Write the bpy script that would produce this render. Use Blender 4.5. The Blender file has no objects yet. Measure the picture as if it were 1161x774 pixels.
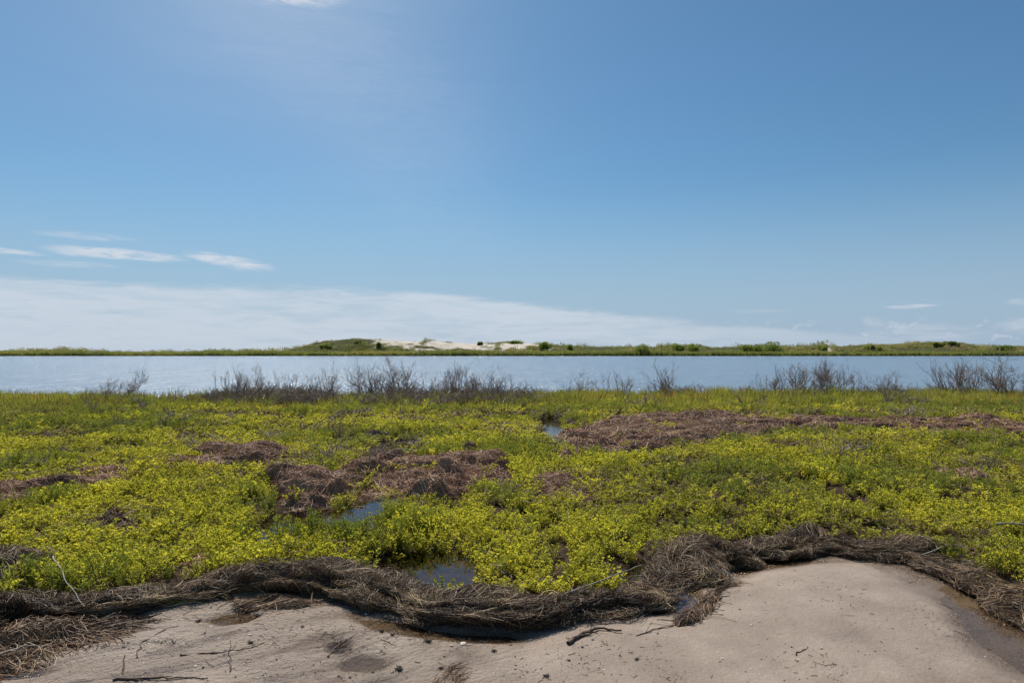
import bpy, math
import numpy as np
from mathutils import Vector

R = math.radians
SC = bpy.context.scene
COL = SC.collection
rng = np.random.default_rng(7)

# ------------------------------------------------------------------ camera
CAM_H = 1.6
F = 774.0                      # focal length in photo pixels (24 mm on 36 mm)
PITCH = math.atan(12 / F)      # horizon sits 12 px under the middle
cam_d = bpy.data.cameras.new('camera'); cam = bpy.data.objects.new('camera', cam_d); COL.objects.link(cam)
cam.location = (0, 0, CAM_H); cam.rotation_euler = (R(90) + PITCH, 0, 0)
cam_d.sensor_width = 36; cam_d.lens = 24; cam_d.clip_start = 0.05; cam_d.clip_end = 20000
SC.camera = cam

# ------------------------------------------------------------------ node helper
class NT:
    def __init__(s, tree): s.t = tree; s.n = tree.nodes; s.l = tree.links
    def new(s, k, **kw):
        n = s.n.new(k)
        for a, b in kw.items(): setattr(n, a, b)
        return n
    def put(s, sock, v):
        if isinstance(v, bpy.types.NodeSocket): s.l.new(v, sock)
        elif v is not None:
            if hasattr(sock.default_value, '__len__') and not hasattr(v, '__len__'): v = [v] * len(sock.default_value)
            if sock.type == 'RGBA' and len(v) == 3: v = (*v, 1)
            sock.default_value = v
    def m(s, op, a, b=None, c=None, clamp=False):
        n = s.new('ShaderNodeMath', operation=op, use_clamp=clamp)
        for i, v in enumerate((a, b, c)):
            if v is not None: s.put(n.inputs[i], v)
        return n.outputs[0]
    def ss(s, x, a, b, lo=0.0, hi=1.0):
        n = s.new('ShaderNodeMapRange', interpolation_type='SMOOTHSTEP')
        for i, v in enumerate((x, a, b, lo, hi)): s.put(n.inputs[i], v)
        return n.outputs[0]
    def noise(s, vec, scale, detail=4, rough=.5, dist=0.0, col=False):
        n = s.new('ShaderNodeTexNoise'); s.put(n.inputs['Vector'], vec); s.put(n.inputs['Scale'], scale)
        s.put(n.inputs['Detail'], detail); s.put(n.inputs['Roughness'], rough); s.put(n.inputs['Distortion'], dist)
        return n.outputs['Color' if col else 'Fac']
    def mix(s, f, a, b, mode='MIX'):
        n = s.new('ShaderNodeMix', data_type='RGBA', blend_type=mode)
        s.put(n.inputs[0], f); s.put(n.inputs[6], a); s.put(n.inputs[7], b)
        return n.outputs[2]
    def comb(s, x, y, z):
        n = s.new('ShaderNodeCombineXYZ')
        for i, v in enumerate((x, y, z)): s.put(n.inputs[i], v)
        return n.outputs[0]
    def scale(s, vec, sc, rz=0):
        q = s.new('ShaderNodeMapping'); s.put(q.inputs[0], vec); q.inputs['Rotation'].default_value = (0, 0, -rz)
        n = s.new('ShaderNodeMapping'); s.l.new(q.outputs[0], n.inputs[0]); n.inputs['Scale'].default_value = sc; return n.outputs[0]
    def ramp(s, f, stops):
        n = s.new('ShaderNodeValToRGB'); s.put(n.inputs[0], f); e = n.color_ramp.elements
        while len(e) < len(stops): e.new(.5)
        for i, (p, c) in enumerate(stops): e[i].position = p; e[i].color = (*c, 1)
        return n.outputs[0]
    def bump(s, h, strength, dist, normal=None):
        n = s.new('ShaderNodeBump'); s.put(n.inputs['Height'], h); s.put(n.inputs['Strength'], strength)
        s.put(n.inputs['Distance'], dist)
        if normal is not None: s.put(n.inputs['Normal'], normal)
        return n.outputs[0]
    def attr(s, name, inst=False):
        n = s.new('ShaderNodeAttribute', attribute_name=name)
        if inst: n.attribute_type = 'INSTANCER'
        return n.outputs['Fac']

# ------------------------------------------------------------------ world
SUN_EL, SUN_AZ = R(52), R(-20)     # azimuth measured from +Y (view direction), negative = left
W = bpy.data.worlds.new('World'); SC.world = W; W.use_nodes = True
w = NT(W.node_tree); w.n.clear()
sky = w.new('ShaderNodeTexSky', sky_type='NISHITA', sun_disc=False)
sky.sun_elevation = SUN_EL; sky.sun_rotation = SUN_AZ
sky.altitude = 0; sky.air_density = 1.0; sky.dust_density = 0.5; sky.ozone_density = 1.0
tc = w.new('ShaderNodeTexCoord'); sep = w.new('ShaderNodeSeparateXYZ'); w.l.new(tc.outputs['Generated'], sep.inputs[0])
dx, dy, dz = sep.outputs
az = w.m('MULTIPLY', w.m('ARCTAN2', dx, dy), 180 / math.pi)
el = w.m('MULTIPLY', w.m('ARCSINE', dz), 180 / math.pi)
p = w.comb(w.m('MULTIPLY', az, .06), w.m('MULTIPLY', el, .45), 0)
n1 = w.noise(p, 1.0, 6, .6, .5)
n2 = w.noise(w.comb(w.m('MULTIPLY', az, .25), w.m('MULTIPLY', el, 1.6), 3.1), 1.0, 5, .6, .6)
# long low bank of thin cloud that tapers towards the right
top = w.m('ADD', 5.35, w.m('MULTIPLY', w.m('MAXIMUM', w.m('ADD', az, 9.0), 0.0), -0.105))
edge = w.m('SUBTRACT', w.m('ADD', top, w.m('ADD', w.m('MULTIPLY', w.m('SUBTRACT', n1, .5), 1.5), w.m('MULTIPLY', w.m('SUBTRACT', n2, .5), .7))), el)
bank = w.m('MULTIPLY', w.ss(edge, 0.0, 0.7), w.ss(el, -3.0, 3.5, .8, 1.0))
bank = w.m('MULTIPLY', bank, w.ss(w.m('ADD', w.m('MULTIPLY', n1, .55), w.m('MULTIPLY', n2, .45)), .30, .58, .30, 1.0))
bank = w.m('MULTIPLY', bank, w.ss(az, 0.0, 38.0, 1.0, .30))
bank = w.m('MULTIPLY', bank, w.ss(w.m('ABSOLUTE', az), 60.0, 100.0, 1.0, .4))
# thin bright streaks above it
def streak(a0, e0, aw, eh, slope, st):
    da = w.m('SUBTRACT', az, a0)
    e = w.m('SUBTRACT', el, w.m('ADD', e0, w.m('MULTIPLY', da, slope)))
    e = w.m('ADD', e, w.m('MULTIPLY', w.m('SUBTRACT', n2, .5), eh * 1.8))
    g = w.m('ADD', w.m('POWER', w.m('ABSOLUTE', w.m('DIVIDE', da, aw)), 2.0), w.m('POWER', w.m('ABSOLUTE', w.m('DIVIDE', e, eh)), 2.0))
    return w.m('MULTIPLY', w.ss(g, 0.0, 1.6, 1.0, 0.0), st)
fine = w.ss(w.noise(w.comb(w.m('MULTIPLY', az, .5), w.m('MULTIPLY', el, 3.0), 7.7), 1.0, 6, .65, .8), .34, .60, .25, 1.0)
st = None
for a in ((-30.0, 7.1, 4.2, .42, -.02, .95), (-22.5, 7.0, 3.0, .42, -.12, 1.0), (-37.5, 6.8, 3.0, .22, -.02, .85), (-32, 8.2, 3.0, .25, 0, .35),
          (-33, 6.2, 3.0, .22, 0, .35), (30.3, 3.3, 1.7, .16, .02, .6), (28, 2.2, .8, .35, -.2, .35), (31, 1.2, 4.0, .8, 0, .35),
          (37, 3.4, 1.0, .25, 0, .4), (37.5, 1.8, 2.2, .5, 0, .45), (20, 3.2, 2.0, .15, 0, .2), (-18.5, 26.8, 4.5, 1.0, .0, .8), (-14, 22, 12, 5.5, -.4, .06), (-8, 14, 8, 5, -.5, .04)):
    q = streak(*a); st = q if st is None else w.m('MAXIMUM', st, q)
st = w.m('MULTIPLY', st, fine)
# small cumulus heads low on the horizon
puf = w.noise(w.comb(w.m('MULTIPLY', az, .7), w.m('MULTIPLY', el, 1.3), 5.0), 1.0, 5, .6)
pm = w.m('MULTIPLY', w.ss(puf, .54, .64), w.m('MULTIPLY', w.ss(w.m('ABSOLUTE', w.m('SUBTRACT', el, 1.5)), .3, 1.2, 1.0, 0.0), .4))
cl = w.m('MAXIMUM', w.m('MULTIPLY', bank, .72), w.m('MAXIMUM', st, pm), clamp=True)
haze = w.ss(el, 0.0, 15.0, .85, 0.0)
def glow_spot(a0, e0, aw, eh, st):  # soft pale spot imitating sun glow in the sky colour
    g = w.m('ADD', w.m('POWER', w.m('DIVIDE', w.m('SUBTRACT', az, a0), aw), 2.0), w.m('POWER', w.m('DIVIDE', w.m('SUBTRACT', el, e0), eh), 2.0))
    return w.m('MULTIPLY', w.m('EXPONENT', w.m('MULTIPLY', g, -1.0)), st)
thin = w.m('ADD', w.m('ADD', glow_spot(-19.0, 30.0, 12.0, 9.0, .30), glow_spot(-10.0, 17.0, 9.0, 7.0, .10)), glow_spot(-26.0, 22.0, 22.0, 10.0, .08))  # sun's glow at upper left, painted into the sky rather than cloud
thin = w.m('MULTIPLY', thin, w.m('ADD', .6, w.m('MULTIPLY', n1, .8)))
air = w.mix(1.0, sky.outputs[0], (.54, .83, .98), 'MULTIPLY')
c0 = w.mix(haze, air, (4.3, 5.55, 7.4))
c0 = w.mix(thin, c0, (7.0, 7.9, 9.2))
c1 = w.mix(cl, c0, (7.6, 8.2, 9.1))
bg = w.new('ShaderNodeBackground'); w.l.new(c1, bg.inputs[0]); bg.inputs[1].default_value = 0.085
out = w.new('ShaderNodeOutputWorld'); w.l.new(bg.outputs[0], out.inputs[0])

# ------------------------------------------------------------------ sun
sd = bpy.data.lights.new('sun', 'SUN'); sd.energy = 4.9; sd.angle = R(.53); sd.color = (1, .93, .82)
sun = bpy.data.objects.new('sun', sd); COL.objects.link(sun)
sv = Vector((math.cos(SUN_EL) * math.sin(SUN_AZ), math.cos(SUN_EL) * math.cos(SUN_AZ), math.sin(SUN_EL)))
sun.rotation_euler = sv.to_track_quat('Z', 'Y').to_euler()
sun.location = (-20, 50, 80)

SC.view_settings.view_transform = 'Standard'; SC.view_settings.look = 'None'
SC.view_settings.exposure = 0.0; SC.view_settings.gamma = 1.0
SC.render.engine = 'CYCLES'
SC.cycles.max_bounces = 8; SC.cycles.transparent_max_bounces = 12
SC.cycles.caustics_reflective = False; SC.cycles.caustics_refractive = False

# ------------------------------------------------------------------ numeric helpers
def _hash(ix, iy, seed):
    h = (ix.astype(np.int64) * 374761393 + iy.astype(np.int64) * 668265263 + seed * 144665) & 0xffffffff
    h = ((h ^ (h >> 13)) * 1274126177) & 0xffffffff
    h = ((h ^ (h >> 16)) * 2246822519) & 0xffffffff
    return ((h ^ (h >> 15)) & 0xffff) / 65535.0
def vnoise(x, y, seed=0):
    x = np.asarray(x, float); y = np.asarray(y, float)
    ix = np.floor(x); iy = np.floor(y); fx = x - ix; fy = y - iy
    fx = fx * fx * (3 - 2 * fx); fy = fy * fy * (3 - 2 * fy)
    a = _hash(ix, iy, seed); b = _hash(ix + 1, iy, seed); c = _hash(ix, iy + 1, seed); d = _hash(ix + 1, iy + 1, seed)
    return (a * (1 - fx) + b * fx) * (1 - fy) + (c * (1 - fx) + d * fx) * fy
def fbm(x, y, seed=0, octs=4, gain=.5):
    s = 0; a = 1; t = 0
    for o in range(octs):
        s = s + a * vnoise(x * 2 ** o + 17.3 * o, y * 2 ** o - 9.1 * o, seed + o); t += a; a *= gain
    return s / t            # 0..1
def sstep(x, a, b):
    t = np.clip((x - a) / (b - a), 0, 1); return t * t * (3 - 2 * t)
CP, SP = math.cos(PITCH), math.sin(PITCH)
def ray(px, py):
    u = (np.asarray(px, float) - 580.5) / F; v = -(np.asarray(py, float) - 387) / F
    return u, CP - v * SP, SP + v * CP
def P2G(px, py, z=0.0):
    u, f, d = ray(px, py); t = (z - CAM_H) / d
    return u * t, f * t
def PD(px, py, dist):            # point seen at a pixel, at a given forward distance
    u, f, d = ray(px, py); t = dist / f
    return u * t, dist, CAM_H + d * t
def G2P(x, y, z=0.0):
    x = np.asarray(x, float); y = np.asarray(y, float); dzz = z - CAM_H
    f = y * CP + dzz * SP; v = -y * SP + dzz * CP
    f = np.where(f < .1, .1, f)
    return 580.5 + F * x / f, 387 - F * v / f

def seg_dist(x, y, pts):         # distance to polyline, and param
    best = np.full(np.shape(x), 1e9); par = np.zeros(np.shape(x)); acc = 0
    for i in range(len(pts) - 1):
        ax, ay = pts[i]; bx, by = pts[i + 1]; lx, ly = bx - ax, by - ay; L2 = lx * lx + ly * ly
        t = np.clip(((x - ax) * lx + (y - ay) * ly) / L2, 0, 1)
        d = np.hypot(x - ax - t * lx, y - ay - t * ly)
        m = d < best; best = np.where(m, d, best); par = np.where(m, i + t, par)
    return best, par
def inside(x, y, poly):
    c = np.zeros(np.shape(x), bool); n = len(poly); j = n - 1
    for i in range(n):
        xi, yi = poly[i]; xj, yj = poly[j]
        m = ((yi > y) != (yj > y)) & (x < (xj - xi) * (y - yi) / (yj - yi + 1e-12) + xi)
        c ^= m; j = i
    return c
def sdist(x, y, poly):           # + inside
    d, _ = seg_dist(x, y, list(poly) + [poly[0]])
    return np.where(inside(x, y, poly), d, -d)

# ------------------------------------------------------------------ layout of the wrack, mats and pools (photo pixel -> ground)
# main roll: px, py of its front foot, height, half width
ROLL = [(-420, 880, .10, .22), (-200, 790, .11, .22), (-60, 738, .11, .21), (40, 716, .11, .19), (120, 704, .12, .18), (200, 691, .13, .17), (250, 685, .13, .17), (310, 681, .15, .18),
        (350, 682, .20, .21), (400, 692, .22, .22), (450, 703, .22, .22), (500, 711, .20, .21), (550, 714, .18, .20), (600, 714, .16, .19),
        (650, 711, .14, .18), (700, 706, .14, .18), (745, 694, .14, .21), (780, 682, .15, .26), (808, 664, .17, .29), (840, 642, .15, .25),
        (880, 635, .15, .23), (920, 633, .17, .23), (960, 633, .16, .23), (1000, 634, .14, .22), (1040, 634, .11, .20), (1072, 632, .07, .14), (1085, 629, .03, .08)]
STRAND = [(985, 634, .05, .10), (1020, 640, .07, .13), (1050, 651, .08, .15), (1080, 663, .09, .16), (1110, 678, .09, .18), (1140, 697, .09, .19),
          (1170, 720, .10, .20), (1230, 760, .10, .22), (1330, 830, .10, .24), (1500, 930, .10, .24)]
def foot(lst):
    out = []
    g_ = np.array([P2G(a[0], a[1]) for a in lst], float); T = np.gradient(g_, axis=0); T /= np.linalg.norm(T, axis=1, keepdims=True)
    for (px, py, h, hw), q, t in zip(lst, g_, T): out.append((q[0] - t[1] * hw, q[1] + t[0] * hw, h, hw))
    return np.array(out)
ROLLW, STRANDW = foot(ROLL), foot(STRAND)
def poly(pts, z=.08): return [tuple(map(float, P2G(a, b, z))) for a, b in pts]
# hay-like mats inside the marsh: polygon, height, strands, flow direction(deg), label
MATS = [
 ([(-60, 566), (0, 554), (50, 543), (90, 535), (130, 531), (160, 535), (150, 546), (110, 552), (70, 560), (40, 570), (0, 578), (-60, 590)], .14, 9000, 12, 'low brown mound of dead seagrass at the left edge of the marsh'),
 ([(175, 527), (210, 514), (250, 508), (290, 503), (328, 506), (330, 517), (310, 527), (270, 531), (220, 533)], .14, 8000, 8, 'brown mound of dead seagrass left of the long one and behind the yellow leaves'),
 ([(290, 548), (320, 540), (370, 540), (400, 522), (440, 514), (480, 520), (520, 512), (545, 508), (575, 524), (582, 545), (540, 552), (500, 566), (455, 560), (430, 549), (385, 562), (340, 566), (300, 560)], .17, 16000, 5, 'largest brown mound of dead seagrass, in the middle of the marsh'),
 ([(598, 546), (620, 540), (650, 545), (652, 556), (625, 562), (603, 556)], .10, 2500, 0, 'small brown tuft of dead seagrass right of the largest mound'),
 ([(625, 490), (660, 484), (700, 476), (735, 470), (800, 469), (850, 474), (895, 474), (960, 478), (1020, 476), (1100, 474), (1161, 478), (1240, 480), (1240, 500), (1161, 497), (1100, 499), (1030, 491), (960, 488), (900, 490), (860, 496), (800, 505), (760, 514), (700, 512), (660, 520), (632, 520), (655, 505)], .13, 26000, -2, 'long band of dead seagrass stretching to the right edge behind the plants'),
 ([(1052, 542), (1090, 538), (1120, 542), (1136, 556), (1110, 556), (1080, 550)], .13, 3000, -10, 'small brown clump of dead seagrass alone among the leaves at the right'),
 ([(92, 590), (112, 575), (140, 572), (165, 582), (172, 596), (140, 606), (105, 602)], .11, 4000, -20, 'small dark reddish clump of dead seagrass between the leaves at the left'),
 ([(-80, 660), (-40, 632), (10, 622), (45, 630), (60, 640), (40, 656), (20, 668), (-40, 690)], .10, 7000, 20, 'dark tangled seagrass heap behind the roll at the left edge'),
 ([(-60, 610), (-30, 592), (8, 588), (10, 600), (-10, 612), (-40, 622)], .10, 2500, 15, 'short brown seagrass heap at the left edge under the lowest mound'),
 ([(395, 490), (430, 484), (455, 487), (450, 494), (415, 497)], .11, 2000, 5, 'thin dark seagrass patch far behind the largest mound'),
 ([(180, 640), (230, 622), (255, 625), (225, 640)], .06, 1200, 10, 'little brown seagrass wisp in the green leaves at lower left'),
]
MATP = [poly(m[0], .09) for m in MATS]
RUST = poly([(-160, 800), (-80, 745), (0, 712), (40, 704), (80, 698), (112, 694), (132, 702), (134, 710), (105, 722), (70, 734), (35, 742), (0, 752), (-60, 775), (-120, 830)], .04)
# pools: px, py, rx, ry in metres, depth
POOLS = [(346, 573, 598, .25, .18), (622, 475, 488, .27, .2), (455, 499, 512, .32, .2), (486, 622, 648, .42, .14), (425, 562, 580, .22, .16), (668, 489, 501, .30, .2),
         (925, 546, 568, .13, .16), (868, 520, 540, .10, .14), (735, 642, 662, .26, .1), (1035, 555, 566, .1, .12), (530, 545, 557, .12, .14), (980, 570, 582, .07, .12)]
POOLW = []
for a, b0, b1, c, e in POOLS:    # the plants in front hide part of a pool, so it reaches nearer than it shows
    yb = float(P2G(a, b0)[1]); yf = float(P2G(a, b1)[1]); yf -= .17 * yf / 1.6
    yc = (yb + yf) / 2; POOLW.append(((a - 580.5) / F * (yb * .5 + yc * .5), yc, c, max((yb - yf) / 2, .15), e))

BEACH = [tuple(q[:2]) for q in ROLLW[:-3]] + [tuple(q[:2]) for q in STRANDW[1:]] + [(8.0, -45.0), (-60.0, -45.0), (-60.0, .5)]
def beach_d(x, y):               # signed distance from the edge of the bare sand, + on the marsh side
    x = np.asarray(x, float); y = np.asarray(y, float); out = np.full(x.shape, 9.0); m = y < 9
    out[m] = -sdist(x[m], y[m], BEACH); return out
def shore_y(x):                   # near shore of the lagoon
    return 22.6 + .055 * x + 1.2 * (fbm(x * .18, x * 0 + 3, 5, 3) - .5)
FAR = 281.0
PROF = np.array([(-400, 399), (0, 399.5), (45, 398), (70, 396.5), (95, 398.5), (120, 400), (280, 400.2), (318, 399), (335, 395.5), (352, 391.5), (374, 389.3), (400, 387.6), (430, 387.6), (460, 388.2), (500, 389.5),
                 (540, 390.5), (562, 389.5), (590, 388.8), (612, 390), (635, 392.5), (660, 393.5), (700, 395), (740, 396), (765, 393), (790, 393), (805, 395), (860, 394), (900, 394.5), (935, 393), (955, 393.5), (1000, 392),
                 (1040, 391), (1060, 389.5), (1078, 388.3), (1092, 390), (1108, 393), (1130, 394.5), (1150, 394), (1200, 396), (1600, 397)], float)
def far_z(x, y):
    px = 580.5 + F * x / np.maximum(y, 200.)
    top = (399 - np.interp(px, PROF[:, 0], PROF[:, 1])) * .385 + CAM_H - .5
    top = np.maximum(top, .6)
    n = fbm(x * .035, y * .05, 31, 4)
    s = sstep(y, FAR + 2, FAR + 40)
    back = 1 - .75 * sstep(y, FAR + 50, FAR + 140)
    n2_ = fbm(x * .11, y * .10, 37, 3)
    z = .25 + (top - .25) * s * back * (.74 + .52 * n + .36 * n2_)
    bank = sstep(y, FAR - 6, FAR)
    return -1.6 + (z + 1.6) * bank
def near_z(x, y):
    d = beach_d(x, y)                                      # + marsh, - beach
    px, py = G2P(x, y)
    marsh = .035 + .07 * (fbm(x * 1.1, y * 1.1, 11, 4) - .45)
    # sand
    n = fbm(x * .9, y * .9, 21, 4) - .5
    u = x * .83 + y * .56; v = -x * .56 + y * .83
    rill = fbm(u * 1.3, v * 6.5, 41, 4) - .5
    left = sstep(px, 640, 380)
    sand = .024 + .022 * n + left * (.020 * rill + .006)
    sand += .005 * (fbm(x * 9, y * 9, 43, 4) - .5) * (.25 + 1.6 * left) + .045 * left * (fbm(x * 2.8, y * 4.2, 44, 4) - .5)
    # right lobe: a low dome with standing water round its upper and right rim
    cx, cy = P2G(960, 735)
    lobe = sstep(px, 800, 860)
    rim = np.exp(-(np.maximum(-d - .24, 0) / .22) ** 2)
    sand -= lobe * (.010 + .02 * n) * rim
    rgt = np.exp(-(((px - 1130) / 90.) ** 2 + ((py - 695) / 60.) ** 2)); sand -= .016 * rgt
    film = lobe * np.exp(-(np.maximum(-d - .20, 0) / (.20 + .22 * sstep(px, 930, 1120))) ** 2); film = np.clip(film * 1.5, 0, 1)
    sand = sand * (1 - film) + film * (-.0075 + .007 * (fbm(x * 5, y * 5, 46, 3) - .42))
    # dark wet channel at the foot of the long roll
    ch = np.exp(-((-d - .33) / .09) ** 2) * sstep(px, 380, 430) * sstep(px, 640, 560); sand -= .035 * ch
    for qx, qy, rx, ry, dp in ((265, 702, .13, .13, .045), (410, 752, .14, .10, .035), (385, 735, .06, .08, .03), (185, 735, .09, .03, .03), (20, 765, .2, .1, .04), (300, 690, .08, .05, .02)):
        a, b = P2G(qx, qy); sand -= dp * np.exp(-(((x - a) / rx) ** 2 + ((y - b) / ry) ** 2) ** 1.3)
    # smooth tongue edge crossing the right sand
    tx = np.interp(py, [640, 690, 730, 774, 830], [905, 858, 870, 905, 950]) + 10 * (fbm(y * 3, x * 0, 77, 3) - .5)
    sand += .012 * sstep(px, tx - 3, tx + 30) * sstep(px, 1150, 1000)
    t = sstep(d, -.10, .30)
    z = sand * (1 - t) + marsh * t
    for a, b, rx, ry, dp in POOLW:
        wob = .75 + .5 * fbm(x * 3, y * 3, 55, 3)
        z = z - dp * np.exp(-((((x - a) / rx) ** 2 + ((y - b) / ry) ** 2) / wob) ** 1.2)
    sy = shore_y(x)
    z = z - 1.6 * sstep(y, sy + .1, sy + 9)
    return z
def gz(x, y):
    x = np.asarray(x, float); y = np.asarray(y, float)
    return np.where(y < 150, near_z(x, np.minimum(y, 150)), far_z(x, np.maximum(y, 150)))

# ------------------------------------------------------------------ mesh helpers
def mesh_np(name, v, f, mat, parent=None, attrs=None, smooth=True, mats=None, fmat=None):
    me = bpy.data.meshes.new(name); v = np.asarray(v, np.float32); f = np.asarray(f, np.int32)
    k = f.shape[1]
    me.vertices.add(len(v)); me.vertices.foreach_set('co', v.ravel())
    me.loops.add(f.size); me.loops.foreach_set('vertex_index', f.ravel())
    me.polygons.add(len(f)); me.polygons.foreach_set('loop_start', np.arange(0, f.size, k, dtype=np.int32))
    for m_ in (mats or [mat]): me.materials.append(m_)
    if fmat is not None: me.polygons.foreach_set('material_index', np.asarray(fmat, np.int32))
    me.polygons.foreach_set('use_smooth', np.full(len(f), smooth, bool))
    me.update(calc_edges=True)
    for an, av in (attrs or {}).items():
        a = me.attributes.new(an, 'FLOAT', 'POINT'); a.data.foreach_set('value', np.asarray(av, np.float32))
    o = bpy.data.objects.new(name, me)
    if parent != 'free': COL.objects.link(o)
    if parent not in (None, 'free'): o.parent = parent
    return o
def tag(o, label=None, cat=None, group=None, kind=None):
    if label: o['label'] = label
    if cat: o['category'] = cat
    if group: o['group'] = group
    if kind: o['kind'] = kind
    return o
def empty(name, loc, rz=0):
    e = bpy.data.objects.new(name, None); COL.objects.link(e); e.location = loc; e.rotation_euler = (0, 0, rz)
    e.empty_display_size = .1; return e
def tubes(P, rad, sides=3):
    """P: (N,K,3) polylines, rad: (N,K) or (N,1). -> verts, quads, strand index per vertex"""
    N, K, _ = P.shape; rad = np.broadcast_to(rad, (N, K))
    T = np.gradient(P, axis=1); T /= np.linalg.norm(T, axis=2, keepdims=True) + 1e-9
    ref = rng.normal(size=(N, 1, 3)); A = np.cross(T, ref); A /= np.linalg.norm(A, axis=2, keepdims=True) + 1e-9
    B = np.cross(T, A); V = []
    for s in range(sides):
        c, q = math.cos(2 * math.pi * s / sides), math.sin(2 * math.pi * s / sides)
        V.append(P + rad[..., None] * (A * c + B * q))
    V = np.stack(V, 2).reshape(-1, 3)
    i = np.arange(N)[:, None, None] * K * sides; k = np.arange(K - 1)[None, :, None] * sides; s = np.arange(sides)[None, None, :]
    s2 = (s + 1) % sides
    Q = np.stack([i + k + s, i + k + s2, i + k + sides + s2, i + k + sides + s], -1).reshape(-1, 4)
    return V, Q, np.repeat(np.arange(N), K * sides)
def pathtube(pts, r0, r1, sides=6):
    P = np.array(pts, float)[None]; K = P.shape[1]
    return tubes(P, np.linspace(r0, r1, K)[None], sides)[:2]
def merge(parts):
    V = []; Q = []; o = 0
    for v, q in parts: V.append(v); Q.append(q + o); o += len(v)
    return np.concatenate(V), np.concatenate(Q)

# ------------------------------------------------------------------ materials
def mat(name):
    m = bpy.data.materials.new(name); m.use_nodes = True; t = NT(m.node_tree); t.n.clear()
    o = t.new('ShaderNodeOutputMaterial'); return m, t, o
def principled(t, o, **kw):
    b = t.new('ShaderNodeBsdfPrincipled')
    for k, v in kw.items(): t.put(b.inputs[k.replace('_', ' ')], v)
    t.l.new(b.outputs[0], o.inputs[0]); return b
def leaf_mat(name, stops, trans=.45, inst=True, rough=.45, attrname='tint', pale=.0):
    m, t, o = mat(name)
    f = t.attr(attrname, inst)
    col = t.ramp(f, stops)
    g = t.new('ShaderNodeNewGeometry')
    rnd = g.outputs['Random Per Island']
    col = t.mix(t.m('MULTIPLY', rnd, .35), col, stops[-1][1])
    hsv = t.new('ShaderNodeHueSaturation'); t.put(hsv.inputs['Color'], col)
    t.put(hsv.inputs['Value'], t.m('ADD', .75, t.m('MULTIPLY', rnd, .5)))
    col = hsv.outputs[0]
    b = t.new('ShaderNodeBsdfPrincipled'); t.put(b.inputs['Base Color'], col); t.put(b.inputs['Roughness'], rough)
    t.put(b.inputs['Specular IOR Level'], .35)
    tr = t.new('ShaderNodeBsdfTranslucent'); t.put(tr.inputs[0], t.mix(1.0, col, (1.45, 1.35, .85), 'MULTIPLY'))
    mx = t.new('ShaderNodeMixShader'); mx.inputs[0].default_value = trans
    t.l.new(b.outputs[0], mx.inputs[1]); t.l.new(tr.outputs[0], mx.inputs[2]); t.l.new(mx.outputs[0], o.inputs[0])
    return m

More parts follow.
